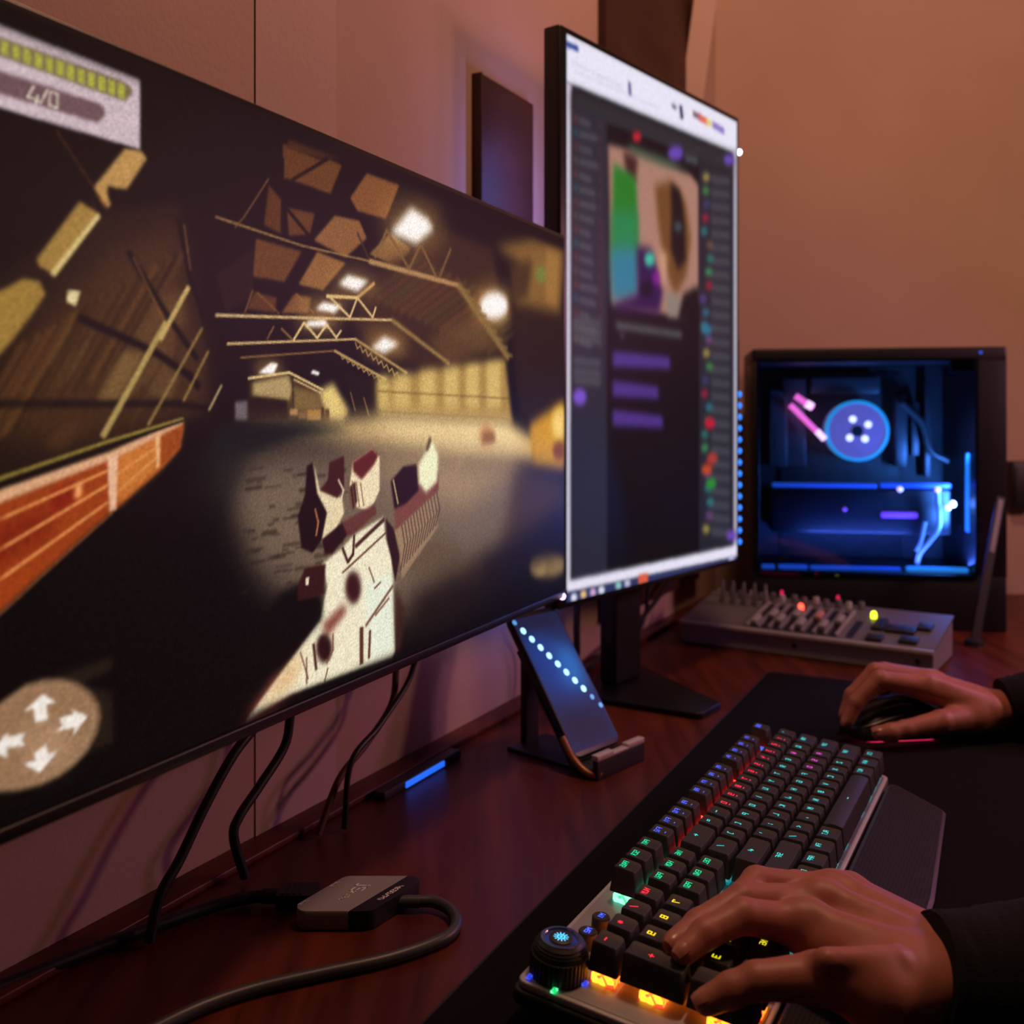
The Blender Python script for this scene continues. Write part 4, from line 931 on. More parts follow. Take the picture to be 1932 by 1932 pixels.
path = [(500, 1690, .0065), (465, 1694, .0056), (400, 1710, .0047), (300, 1745, .0047), (200, 1782, .0047), (100, 1822, .0047), (0, 1862, .0047), (-120, 1915, .0047), (-240, 1970, .0047)]
MB().tube([G(x, y, z) - R0 for x, y, z in path], .0043, 14, 8).obj('cord', M_CABLE, hd)

# ------------------------------------------------------------ cables hanging behind the wide monitor
def HW(px, py, c):
    rx = (px - 966) / FPX; return Q(px, py, c / (rx * NX + NY))
M_BCAB = mat('brown_cable', (.10, .035, .022), .6, nscale=200)
for nm, pts, r, c, m, lb_ in (
    ('power_cable', [(520, 1290), (495, 1352), (440, 1425), (385, 1525), (340, 1620), (300, 1694), (282, 1722)], .0036, .505, M_CABLE, 'black cable hanging straight down from the wide monitor to the desk'),
    ('display_cable', [(590, 1200), (552, 1330), (538, 1405), (492, 1480), (452, 1540), (441, 1580), (462, 1612)], .0036, .515, M_CABLE, 'black cable with an s bend hanging behind the wide monitor'),
    ('brown_cord', [(750, 1180), (747, 1265), (738, 1330), (690, 1405), (640, 1470), (600, 1530)], .0030, .515, M_BCAB, 'thin brown cord hanging behind the wide monitor above the desk'),
    ('thin_black_cord', [(815, 1170), (790, 1225), (768, 1290), (715, 1370), (662, 1440), (650, 1506)], .0026, .505, M_CABLE, 'thin black cord hanging beside the brown cord'),
    ('silver_cable', [(1046, 1090), (1038, 1140), (1046, 1176), (1058, 1200), (1062, 1250), (1050, 1330)], .0034, .50, mat('pale_grey_cable', (.26, .26, .27), .35, .2, nscale=100), 'pale grey cable curving behind the phone'),
    ('monitor_cord', [(1090, 1080), (1088, 1180), (1086, 1250), (1060, 1330)], .0042, .50, M_CABLE, 'straight black cord hanging under the tall upright monitor'),
    ('crossing_cord', [(1290, 1060), (1240, 1130), (1180, 1200), (1110, 1262), (1080, 1300)], .0036, .52, M_CABLE, 'black cord running diagonally down under the tall upright monitor'),
    ('second_crossing_cord', [(1225, 1050), (1222, 1120), (1215, 1170), (1190, 1230), (1172, 1258)], .0030, .53, M_CABLE, 'black cord dropping straight behind the diagonal cord')):
    P_ = [HW(x, y, c) for x, y in pts]
    zmin = r + .0005
    for p in P_: p.z = max(p.z, zmin)
    if P_[-1].z < .05: P_[-1].z = r * .9
    o = MB().tube([up(p) for p in P_], r, 10, 8).obj(nm, m)
    tag(o, lb_, 'cable')

# small blue led bar lying at the foot of the wall
la, lb2 = HW(715, 1470, .518), HW(860, 1390, .518); la.z = lb2.z = 0
ld = (lb2 - la); LL = ld.length
led = thing('led_bar', 'short glowing blue led bar lying on the desk at the foot of the wall', 'light bar', (la.x, la.y, 0), (0, 0, math.atan2(ld.y, ld.x)))
MB().box(0, LL, -.006, .006, 0, .008, .001).obj('housing', M_BLACK, led)
MB().box(LL * .25, LL * .75, -.0075, -.0055, .0015, .0068, .0006).obj('diffuser', mat('blue_diffuser', (.02, .1, .4), .4, 0, (.01, .10, .70), 1.5), led)

# ------------------------------------------------------------ phone on its stand
pw = Vector((.668, .744, 0)).normalized(); prz = math.atan2(pw.y, pw.x); LEAN = rad(35)
pc = Vector((.085, .975, 0))
st = thing('phone_stand', 'dark phone stand with a pale metal lip on the desk', 'phone stand', pc, (0, 0, prz))
M_LIP = mat('pale_metal', (.55, .53, .53), .45, .3, nscale=120)
M_COP = mat('copper_metal', (.30, .13, .06), .4, .5, nscale=80)
MB().box(-.030, .030, -.022, .095, 0, .004, .0015).obj('foot_plate', M_BLACK, st)
MB().box(-.038, .038, -.026, -.020, 0, .018, .001).obj('front_wall', M_BLACK, st)
lp = MB()
lp.box(-.038, -.012, -.0262, -.0185, .0178, .0232, .001); lp.box(.010, .038, -.0262, -.0185, .0178, .0232, .001); lp.box(-.014, .012, -.0262, -.0185, .0178, .0205, .0008)
lp.obj('lip', M_LIP, st)
Rl = Matrix.Rotation(-LEAN, 4, 'X')
MB().box(-.030, .030, .0095, .0125, .0, .125, .001).xf(Matrix.Translation((0, 0, .006)) @ Rl).obj('back_plate', M_BLACK, st)
MB().tube([(-.0385, .016, .032), (-.0395, .004, .018), (-.0395, -.010, .008), (-.037, -.020, .0045), (-.030, -.024, .0045)], .0035, 10, 6).obj('side_bracket', M_COP, st)
MB().box(-.010, .010, .086, .094, .002, .10, .001).obj('rear_strut', M_BLACK, st)
MB().box(-.037, .037, -.019, .006, .003, .009, .001).obj('rest', M_BLACK, st)
ph = thing('phone', 'smartphone on the stand with led reflections painted as pale dots across its blue screen', 'phone', (pc.x, pc.y, .0136), (-LEAN, 0, prz))
MB().prism([(-.037, 0), (.037, 0), (.037, .152), (-.037, .152)], -.008, 0, .009, .002).xf(Matrix.Rotation(PI / 2, 4, 'X')).obj('body', M_BEZ, ph)
cp = Canvas(60, 120, lambda x, y: (x, y), (8, 30, 66))
cp.poly([(0, 0), (1, 0), (1, .2), (0, .3)], (6, 16, 34), 8); cp.poly([(0, .45), (.6, .35), (.9, .6), (.4, .9), (0, .9)], (8, 46, 110), 9); cp.poly([(.45, .45), (.95, .4), (1, .7), (.6, .75)], (22, 84, 150), 7); cp.poly([(0, .9), (1, .9), (1, 1), (0, 1)], (5, 14, 34), 6)
cp.mesh('screen', -.034, .034, .006, .146, -.0003, screen_mat('phone_picture', 1.5), ph)
for i in range(11):  # emissive discs painting the reflection of a led strip in the phone glass
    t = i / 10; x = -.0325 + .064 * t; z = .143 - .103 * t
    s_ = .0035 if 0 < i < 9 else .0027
    MB().lathe([(s_, 0), (s_, .0003), (.0001, .0004)], 16).xf(Matrix.Translation((x, -.0004, z)) @ Matrix.Rotation(PI / 2, 4, 'X')).obj('reflection_dot', mat('pale_blue_dot', (.2, .5, .7), .4, 0, (.38, .82, 1.0), 1.6) if 0 < i < 9 else mat('blue_dot', (.1, .3, .6), .4, 0, (.08, .34, .75), 1.0), ph)

# ------------------------------------------------------------ mouse
mz = .002
mA = G(1600, 1388, mz); mB_ = G(1765, 1380, mz); mdv = (mA - mB_); mL = .108; mctr = (mA + mB_) / 2
mo_ = thing('mouse', 'black computer mouse with grey side lines and red glow under the right hand', 'mouse', (mctr.x, mctr.y, mz), (0, 0, math.atan2(mdv.y, mdv.x)))
def mouse_ring(t, k, h):
    # t from -1 (rear) to 1 (front)
    w = .0315 * (1 - .12 * math.cos(t * PI)) * math.sqrt(max(0, 1 - abs(t) ** 4)) * k
    out = []
    for i in range(24):
        a = PI * i / 23
        out.append((t * mL / 2, w * math.cos(a), h * (.036 * math.sqrt(max(0, 1 - (t * .93 - .0) ** 2)) * (1 - .25 * max(t, 0))) * math.sin(a) ** .7 + .004))
    return out
mm = MB(); ts = [-.995, -.95, -.85, -.7, -.5, -.3, -.1, .1, .3, .5, .7, .85, .95, .995]
mm.loft([mouse_ring(t, 1, 1) for t in ts]); mm.obj('shell', mat('mouse_black', (.010, .010, .012), .35, nscale=100), mo_)
gl = round_poly([(-mL * .45, -.029), (mL * .47, -.027), (mL * .47, .027), (-mL * .45, .029)], .016, 6)
MB().loft([[(x, y, .0016) for x, y in gl], [(x, y, .0045) for x, y in gl]]).obj('base', M_BLACK, mo_)
gl2 = [(x * .90, y * .86) for x, y in gl]
MB().loft([[(x, y, .0) for x, y in gl2], [(x, y, .0017) for x, y in gl2]]).obj('glow_ring', mat('red_glow', (.5, .02, .08), .4, 0, (1.0, .03, .12), 3.0), mo_)
for (h, x0, x1) in ((.62, -.25, .35), (.34, .0, .95)):
    P_ = []
    for i in range(9):
        t = x0 + (x1 - x0) * i / 8; rg = mouse_ring(min(t, .985), 1.0, 1.0); a = h * PI / 2; j = a / PI * 23; k = int(j); P_.append(Vector(rg[k]).lerp(Vector(rg[k + 1]), j - k))
    MB().tube(P_, .0009, 6, 4).obj('side_line', mat('grey_line', (.20, .20, .21), .4, .4, nscale=50), mo_)

# ------------------------------------------------------------ sound mixer
mxF = Vector((.2525, 1.499, 0)); mxa = math.atan2(-.194, .2895)
mxm = thing('sound_mixer', 'silver sound mixer with dark fader channels and small red and yellow lights', 'mixer', (mxF.x, mxF.y, .002), (0, 0, mxa))
ML, MD = .352, .128
M_MIX = mat('mixer_silver', (.27, .27, .28), .5, .2, nscale=150, namp=.1)
def ztop(y): return .031 + .024 * y / MD
bm_ = MB(); bm_.loft([[(x, 0, 0), (x, MD, 0), (x, MD, ztop(MD) - .002), (x, 0, ztop(0) - .003)] for x in (0, ML)]); bm_.obj('body', M_MIX, mxm, 0)
pm = MB(); pm.loft([[(x, -.003, ztop(0) - .004), (x, MD, ztop(MD) - .003), (x, MD, ztop(MD)), (x, -.001, ztop(0)), (x, -.003, ztop(0) - .001)] for x in (-.002, ML + .002)]); pm.obj('top_panel', mat('mixer_grey', (.14, .14, .15), .45, .2, nscale=150, namp=.1), mxm, 30)
MB().box(-.002, ML + .002, -.006, -.001, ztop(0) - .006, ztop(0) + .0005, .0015).obj('front_lip', mat('pale_lip', (.47, .46, .47), .4, .2, nscale=100), mxm)
M_FAD = mat('fader_black', (.008, .008, .009), .5, nscale=60)
for x in (.17, .333): MB().lathe([(.0036, 0), (.0036, .001), (.0001, .001)], 14).xf(Matrix.Translation((x, -.0005, .014)) @ Matrix.Rotation(PI / 2, 4, 'X')).obj('screw', M_FAD, mxm)
slp = math.atan2(.024, MD)
for i in range(8):
    x = .108 + .0158 * i
    f = MB(); f.box(-.0050, .0050, .006, .098, -.0006, .0008); f.xf(Matrix.Translation((x, 0, ztop(0))) @ Matrix.Rotation(slp, 4, 'X')).obj('fader_slot', M_FAD, mxm, 0)
    y = (.022, .05, .034, .06, .028, .062, .03, .055)[i]
    f = MB(); f.box(-.0042, .0042, -.012, .012, 0, .009, .0015); f.xf(Matrix.Translation((x, y, ztop(y))) @ Matrix.Rotation(slp, 4, 'X')).obj('fader_cap', mat('fader_grey', (.31, .31, .32), .5, nscale=60) if i != 5 else mat('fader_pink', (.55, .28, .26), .5, nscale=60), mxm)
for i in range(9):
    f = MB(); f.box(-.0022, .0022, .004, .100, -.0004, .0055, .0012); f.xf(Matrix.Translation((.1001 + .0158 * i, 0, ztop(0))) @ Matrix.Rotation(slp, 4, 'X')).obj('channel_ridge', mat('ridge_grey', (.23, .23, .24), .45, .2, nscale=80) if i % 4 else mat('ridge_light', (.32, .31, .31), .45, .2, nscale=80), mxm)
f = MB(); f.box(-.005, .005, .008, .07, -.0006, .0008); f.xf(Matrix.Translation((.242, 0, ztop(0))) @ Matrix.Rotation(slp, 4, 'X')).obj('fader_slot', M_FAD, mxm, 0)
for i in range(14):
    x = .016 + .0165 * i; y = .112 + .006 * (i % 2)
    MB().lathe([(.0052, 0), (.0046, .009), (.0036, .0105), (.0001, .0105)], 14).xf(Matrix.Translation((x, y, ztop(y)))).obj('rotary_knob', mat('knob_dark_grey', (.11, .11, .12), .5, nscale=60) if i % 3 else mat('knob_pale', (.37, .37, .38), .5, nscale=60), mxm)
for x, y, w, d in ((.275, .014, .011, .010), (.318, .018, .012, .010), (.300, .052, .020, .012), (.328, .07, .010, .012), (.270, .062, .008, .020)):
    f = MB(); f.box(-w, w, -d, d, 0, .005, .002); f.xf(Matrix.Translation((x, y, ztop(y))) @ Matrix.Rotation(slp, 4, 'X')).obj('pad_button', M_FAD, mxm)
for i in range(5):
    x = .03 + .017 * i
    MB().lathe([(.004, 0), (.004, .022), (.0028, .024), (.0024, .034), (.0001, .034)], 12).xf(Matrix.Translation((x, .085, ztop(.085)))).obj('jack_plug', mat('plug_grey', (.18, .18, .19), .45, .3, nscale=60), mxm)
for x, y, m in ((.151, .088, mat('red_lamp', (.6, .05, .03), .4, 0, (1, .06, .03), 5)), (.2554, .088, mat('yellow_lamp', (.5, .6, .02), .4, 0, (.70, .80, .02), 4))):
    MB().lathe([(.0040, 0), (.0040, .006), (.0028, .0088), (.0001, .010)], 14).xf(Matrix.Translation((x, y, ztop(y)))).obj('indicator', m, mxm)
for x, y in ((.112, .118), (.196, .120)):
    MB().lathe([(.0024, 0), (.0024, .006), (.0001, .008)], 12).xf(Matrix.Translation((x, y, ztop(y) + .008))).obj('indicator', mat('dim_red_lamp', (.3, .02, .05), .4, 0, (.6, .01, .06), 1.2), mxm)

# ------------------------------------------------------------ computer case
CPHI = rad(-9); CW, CHT, CT = .3846, .444, .20
CEX = Vector((math.cos(CPHI), math.sin(CPHI), 0)); CEY = Vector((-math.sin(CPHI), math.cos(CPHI), 0))
CROOT = Vector((.387, 1.62, 0)) + CEX * CW / 2 + CEY * CT / 2
pcc = thing('computer_case', 'black computer case with a glass side and blue and pink lights inside', 'computer', CROOT, (0, 0, CPHI))
def cl(px, py, ly=-.1):
    r = Vector(((px - 966) / FPX, 1, 0)); o_ = CROOT + CEY * ly
    s = o_.dot(CEY) / r.dot(CEY); p = r * s
    return ((p - o_).dot(CEX), EYE - (py - HOR) / FPX * s)
M_CASE = mat('case_black', (.007, .007, .008), .45, nscale=60)
x0, x1 = -CW / 2, CW / 2; y0, y1 = -CT / 2, CT / 2
wx0, wz1 = cl(1433, 690); wx1, wz0 = cl(1840, 1086)
fr = MB()
MB().box(x0, x1, y0, y1, 0, wz0, .003).obj('bottom_shroud', M_CASE, pcc)
MB().box(x0, x1, y0, y1, wz1 + .004, CHT, .003).obj('top_panel', M_CASE, pcc)
MB().box(x0, wx0, y0, y1, wz0 - .002, wz1 + .006, .001).obj('rear_panel', M_CASE, pcc)
MB().box(wx1, x1, y0, y1, wz0 - .002, wz1 + .006, .001).obj('front_panel', M_CASE, pcc)
MB().box(x0, x1, y1 - .008, y1, wz0 - .002, wz1 + .006, 0).obj('tray', mat('tray_grey', (.075, .075, .08), .5, .2, nscale=20, namp=.4), pcc)
gls = MB(); gls.box(wx0 - .004, wx1 + .004, y0 - .003, y0 - .0005, wz0 - .006, wz1 + .010, 0)
def glass_mat():
    m = bpy.data.materials.new('tinted_glass'); m.use_nodes = True
    nt = m.node_tree; nt.nodes.remove(nt.nodes['Principled BSDF']); out = nt.nodes['Material Output']
    t = nt.nodes.new('ShaderNodeBsdfTransparent'); t.inputs[0].default_value = (.78, .8, .86, 1)
    g = nt.nodes.new('ShaderNodeBsdfGlossy'); g.inputs['Roughness'].default_value = .04; g.inputs[0].default_value = (.9, .9, .9, 1)
    fz = nt.nodes.new('ShaderNodeFresnel'); fz.inputs[0].default_value = 1.45
    mx = nt.nodes.new('ShaderNodeMixShader')
    nt.links.new(fz.outputs[0], mx.inputs[0]); nt.links.new(t.outputs[0], mx.inputs[1]); nt.links.new(g.outputs[0], mx.inputs[2]); nt.links.new(mx.outputs[0], out.inputs['Surface'])
    return m
gls.obj('glass_panel', glass_mat(), pcc, 0)
tx, tz = cl(1795, 702)
MB().box(tx, wx1 + .001, y0, y0 + .02, tz, wz1 + .005, 0).obj('corner_block', M_CASE, pcc)
M_PCB = mat('board_dark', (.07, .07, .075), .5, .1, nscale=60, namp=.5)
M_HS = mat('heatsink_grey', (.14, .14, .15), .4, .5, nscale=30, namp=.3)
yb_ = y1 - .008
def part(nm, pxa, pya, pxb, pyb, d, m, dep0=0.0, bev=.002):
    yf = yb_ - dep0 - d; a = cl(pxa, pya, yf); b = cl(pxb, pyb, yf)
    return MB().box(min(a[0], b[0]), max(a[0], b[0]), yb_ - dep0 - d, yb_ - dep0 + .0005, min(a[1], b[1]), max(a[1], b[1]), bev).obj(nm, m, pcc)
part('motherboard', 1470, 705, 1700, 1050, .004, M_PCB)
for a in ((1476, 715, 1520, 880), (1530, 712, 1660, 742), (1690, 745, 1712, 880), (1720, 760, 1735, 860), (1745, 720, 1757, 900)): part('heatsink', *a, .03, M_HS, .004)
part('heatsink', 1452, 735, 1485, 880, .05, mat('rear_fan_grey', (.15, .15, .16), .4, .3, nscale=40), .002)
MGPU = mat('gpu_black', (.008, .008, .012), .4, nscale=50)
part('graphics_card', 1455, 922, 1795, 1010, .12, MGPU, .004, .004)
M_BL = mat('blue_tube', (.02, .06, .4), .4, 0, (.02, .13, .85), .55); M_BL2 = mat('sky_tube', (.02, .15, .5), .4, 0, (.03, .34, 1.0), .9)
part('light_edge', 1458, 911, 1655, 921, .012, M_BL, .11); part('light_edge', 1662, 911, 1795, 922, .012, M_BL, .11)
part('badge', 1663, 966, 1732, 978, .006, mat('violet_badge', (.2, .05, .5), .4, 0, (.22, .06, .62), 1.0), .122, .003)
part('light_edge', 1825, 855, 1838, 1005, .012, M_BL2, .15); part('light_edge', 1438, 1066, 1462, 1074, .012, M_BL, .16)
part('light_edge', 1470, 1066, 1524, 1075, .012, M_BL, .16); part('light_edge', 1530, 1068, 1700, 1079, .012, M_BL, .16); part('light_edge', 1712, 1070, 1828, 1081, .012, M_BL2, .16)
M_PINK = mat('pink_tube', (.5, .1, .4), .4, 0, (1.0, .16, .62), 1.5); M_PINKW = mat('pink_white', (.8, .5, .7), .4, 0, (1.0, .62, .9), 2.2)
def tube_px(nm, pts, r, m, dep, n=10): 
    return MB().tube([(cl(x, y, yb_ - dep)[0], yb_ - dep, cl(x, y, yb_ - dep)[1]) for x, y in pts], r, n, 6).obj(nm, m, pcc)
tube_px('memory_stick', [(1491, 764), (1525, 798), (1542, 815)], .0048, M_PINK, .06); tube_px('memory_stick', [(1541, 813), (1556, 829)], .0052, M_PINKW, .061)
tube_px('memory_stick', [(1501, 747), (1520, 760), (1534, 770)], .0052, M_PINK, .06); tube_px('memory_stick', [(1521, 761), (1533, 768)], .0066, M_PINKW, .061)
# pump
pxc, pzc = cl(1617, 813, yb_ - .05)
pump = MB().lathe([(.0505, 0), (.0505, .045), (.047, .048), (.0001, .048)], 48).xf(Matrix.Translation((pxc, yb_ - .004, pzc)) @ Matrix.Rotation(PI / 2, 4, 'X')).obj('cooler_pump', mat('pump_violet', (.16, .14, .36), .35, .1, (.17, .15, .45), .75), pcc)
MB().lathe([(.0525, .040), (.0525, .050), (.0475, .051), (.0465, .044)], 48).xf(Matrix.Translation((pxc, yb_ - .004, pzc)) @ Matrix.Rotation(PI / 2, 4, 'X')).obj('light_ring', mat('cyan_ring', (.02, .3, .5), .4, 0, (.02, .42, .85), .9), pump)
MB().lathe([(.0095, .048), (.0095, .050), (.0001, .050)], 20).xf(Matrix.Translation((pxc, yb_ - .004, pzc)) @ Matrix.Rotation(PI / 2, 4, 'X')).obj('hub_cap', mat('pump_cap', (.03, .03, .04), .4, nscale=40), pump)
for bx, by in ((1609, 791), (1638, 801), (1632, 828), (1603, 826)):
    lx_, lz_ = cl(bx, by, yb_ - .052)
    MB().lathe([(.0062, 0), (.0052, .003), (.0001, .0042)], 16).xf(Matrix.Translation((lx_, yb_ - .0515, lz_)) @ Matrix.Rotation(PI / 2, 4, 'X')).obj('pump_light', mat('pump_white', (.7, .7, .9), .4, 0, (.8, .85, 1.0), 2.0), pump)
M_TUBE = mat('grey_hose', (.22, .22, .23), .4, nscale=60)
tube_px('hose', [(1700, 760), (1740, 800), (1755, 850), (1790, 870)], .006, M_HS, .05)
tube_px('hose', [(1768, 925), (1772, 990), (1755, 1020), (1735, 1045), (1729, 1072)], .004, M_TUBE, .14); tube_px('hose', [(1745, 985), (1738, 1020), (1729, 1040)], .003, M_TUBE, .14)
for bx, by, r in ((1698, 923, .0048), (1769, 924, .0048), (1797, 951, .0058), (1788, 958, .005)): 
    lx_, lz_ = cl(bx, by, yb_ - .145); MB().lathe([(.0001, -r), (r * .7, -r * .7), (r, 0), (r * .7, r * .7), (.0001, r)], 14).xf(Matrix.Translation((lx_, yb_ - .145, lz_))).obj('indicator', mat('pinkish_lamp', (.7, .5, .6), .4, 0, (.9, .62, .85), 1.6), pcc)
lx_, lz_ = cl(1594, 961, yb_ - .128); MB().lathe([(.0001, -.004), (.004, 0), (.0001, .004)], 12).xf(Matrix.Translation((lx_, yb_ - .128, lz_))).obj('indicator', mat('violet_lamp', (.3, .1, .5), .4, 0, (.25, .08, .6), 1.2), pcc)
lx_, lz_ = cl(1850, 665); MB().lathe([(.0026, 0), (.0026, .001), (.0001, .0012)], 12).xf(Matrix.Translation((lx_, y0 - .0002, lz_)) @ Matrix.Rotation(PI / 2, 4, 'X')).obj('power_light', mat('dim_blue_lamp', (.02, .03, .3), .4, 0, (.03, .08, .6), 1.0), pcc)
def CW_(x, y, z): p = CROOT + CEX * x + CEY * y; return (p.x, p.y, z)
sx_ = cl(1831, 930, yb_ - .162)      # the glowing strips seen in the case
light('case_side_strip', 'AREA', CW_(sx_[0] - .008, yb_ - .156, sx_[1]), 2.4, (.06, .26, 1.0), .012, CW_(sx_[0] - .3, yb_ - .10, sx_[1] + .03), size_y=.125)
sb_ = cl(1680, 1074, yb_ - .172)
light('case_floor_strip', 'AREA', CW_(sb_[0], yb_ - .160, sb_[1] + .008), 1.4, (.06, .16, 1.0), .25, CW_(sb_[0], yb_ - .10, sb_[1] + .3), size_y=.012)

# thin antenna leaning at the case, small box on the wall
an = thing('antenna', 'slim dark antenna with a grey face leaning against the computer case', 'antenna', G(1838, 1218))
ap = G(1838, 1218); at_ = Q(1888, 938, 1.535)
av = at_ - ap; ab = MB(); sd = Vector((1, 0, 0)); sd = (sd - av.normalized() * sd.dot(av.normalized())).normalized()
obox(ab, Vector((0, 0, 0.004)), av, sd, av.normalized().cross(sd), .006, .003); ab.obj('stick', M_BLACK, an, 30)
ab = MB(); n_ = av.normalized().cross(sd); n_ = n_ if n_.y < 0 else -n_
obox(ab, av * .62 + n_ * .0032, av * .98 + n_ * .0032, sd, n_, .0035, .0006); ab.obj('grey_face', mat('grey_face', (.24, .24, .25), .5, nscale=80), an, 30)
MB().lathe([(.014, 0), (.013, .008), (.004, .012), (.0001, .012)], 16).obj('foot', M_BLACK, an)
bxp = Q(1921, 915, BACK_Y - .012)
wb = thing('wall_box', 'small black box fixed to the wall beside the computer case', 'box', (bxp.x, BACK_Y - .025, bxp.z - .045))
MB().box(-.018, .03, 0, .026, 0, .09, .004).obj('shell', M_CASE, wb); MB().box(-.012, .024, -.002, .001, .01, .08, .001).obj('cover', M_BLACK, wb)

# ------------------------------------------------------------ hands
def surface_nets(F, org, h):
    nx, ny, nz = F.shape; S = F < 0
    cs = np.zeros((nx - 1, ny - 1, nz - 1), int)
    for dx in (0, 1):
        for dy in (0, 1):
            for dz in (0, 1): cs += S[dx:nx - 1 + dx, dy:ny - 1 + dy, dz:nz - 1 + dz]
    act = (cs > 0) & (cs < 8); idx = -np.ones(act.shape, int); idx[act] = np.arange(act.sum())
    I = np.argwhere(act); acc = np.zeros((len(I), 3)); cnt = np.zeros(len(I))
    corners = [(a, b, c) for a in (0, 1) for b in (0, 1) for c in (0, 1)]
    for a in corners:
        for ax in range(3):
            if a[ax]: continue
            b = list(a); b[ax] = 1
            fa = F[I[:, 0] + a[0], I[:, 1] + a[1], I[:, 2] + a[2]]; fb = F[I[:, 0] + b[0], I[:, 1] + b[1], I[:, 2] + b[2]]
            m = (fa < 0) != (fb < 0); t = np.where(m, fa / np.where(m, fa - fb, 1), 0)
            p = I + np.array(a) + 0.0; p[:, ax] += t
            acc[m] += p[m]; cnt[m] += 1
    V = acc / cnt[:, None] * h + org
    faces = []
    for ax in range(3):
        u, v = [(1, 2), (2, 0), (0, 1)][ax]
        sl = [slice(1, n - 1) for n in F.shape]; sl[ax] = slice(0, F.shape[ax] - 1)
        sl2 = list(sl); sl2[ax] = slice(1, F.shape[ax])
        A = S[tuple(sl)]; B = S[tuple(sl2)]; E = np.argwhere(A != B); off = np.array([1, 1, 1]); off[ax] = 0
        G_ = E + off; flip = A[A != B]
        du = np.zeros(3, int); du[u] = 1; dv = np.zeros(3, int); dv[v] = 1
        q = [idx[tuple((G_ - du - dv).T)], idx[tuple((G_ - dv).T)], idx[tuple(G_.T)], idx[tuple((G_ - du).T)]]
        q = np.stack(q, 1); q[~flip] = q[~flip][:, ::-1]; faces.append(q)
    return V, np.concatenate(faces)
def smin(a, b, k):
    h = np.clip(.5 + .5 * (b - a) / k, 0, 1); return b + (a - b) * h - k * h * (1 - h)
def capsule(X, a, b, ra, rb):
    a = np.array(a); b = np.array(b); d = b - a; L2 = max((d * d).sum(), 1e-12)
    t = np.clip(((X - a) @ d) / L2, 0, 1)
    return np.linalg.norm(X - a - t[..., None] * d, axis=-1) - (ra + (rb - ra) * t)
def hand_mesh(name, fingers, palm, dents, tend, m, h=.0014, kp=.010, kf=.007):
    allp = [p for f in fingers for p, r in f] + [p for a in palm for p in (a[0], a[1])]
    P = np.array([tuple(p) for p in allp]); lo = P.min(0) - .026; hi = P.max(0) + .026
    n = np.ceil((hi - lo) / h).astype(int)
    ax = [lo[i] + h * np.arange(n[i]) for i in range(3)]
    X = np.stack(np.meshgrid(*ax, indexing='ij'), -1)
    pf = None
    for a, b, ra, rb in palm:
        d = capsule(X, a, b, ra, rb); pf = d if pf is None else smin(pf, d, kp)
    for a, b, ra, rb in tend: pf = smin(pf, capsule(X, a, b, ra, rb), .009)
    F = pf
    for f in fingers:
        ff = None
        for (a, ra), (b, rb) in zip(f[:-1], f[1:]):
            d = capsule(X, a, b, ra, rb); ff = d if ff is None else smin(ff, d, .003)
        F = np.minimum(F, smin(pf, ff, kf))
    for a, b, r, k in dents: F = -smin(-F, capsule(X, a, b, r, r), k)
    V, Q_ = surface_nets(F, lo, h)
    # two light smoothing passes
    for _ in range(2):
        A = np.zeros_like(V); c = np.zeros(len(V))
        for i in range(4):
            a, b = Q_[:, i], Q_[:, (i + 1) % 4]
            np.add.at(A, a, V[b]); np.add.at(c, a, 1); np.add.at(A, b, V[a]); np.add.at(c, b, 1)
        V = V * .5 + A / c[:, None] * .5
    me = bpy.data.meshes.new(name)
    me.vertices.add(len(V)); me.vertices.foreach_set('co', V.astype(np.float32).ravel())
    me.loops.add(Q_.size); me.loops.foreach_set('vertex_index', Q_.astype(np.int32).ravel())
    me.polygons.add(len(Q_)); me.polygons.foreach_set('loop_start', np.arange(0, Q_.size, 4, dtype=np.int32))
    me.update(calc_edges=True); me.validate(); me.shade_smooth()
    return link(name, me, m)
def J(px, py, d, r): return (up(Q(px, py, d)), r)
def skin_mat():
    m = mat('skin', (.38, .135, .10), .5, 0, None, 0, 90, .16, .25, sss=.12, bdist=.0012); return m
M_SKIN = skin_mat(); M_SLV = mat('black_knit', (.008, .008, .010), .95, 0, None, 0, 600, .3, .5, spec=.2)
M_NAIL = mat('nail', (.38, .15, .12), .3, nscale=40)

def nail(parent, tip, prev, upv, r):
    d = (tip - prev).normalized(); s = d.cross(upv).normalized(); u = s.cross(d).normalized()
    c = tip + d * r * .25 + u * r * .72; mb = MB(); loops = []
    for j in range(5):
        t = -1 + 2 * j / 4; w = r * .62 * (1 - .25 * max(t, 0) ** 2)
        loops.append([tuple(c + d * t * r * .75 + s * w * math.sin(a) + u * (r * .28 * math.cos(a) - r * .22 * max(t, 0) ** 2)) for a in (-1.1, -.55, 0, .55, 1.1)])
    n = len(loops[0]); vs = [p for l in loops for p in l]
    mb.add(vs, [(j * n + i, j * n + i + 1, (j + 1) * n + i + 1, (j + 1) * n + i) for j in range(4) for i in range(n - 1)])
    o = mb.obj('fingernail', M_NAIL, parent, 60)
    o.matrix_parent_inverse = parent.matrix_world.inverted(); return o

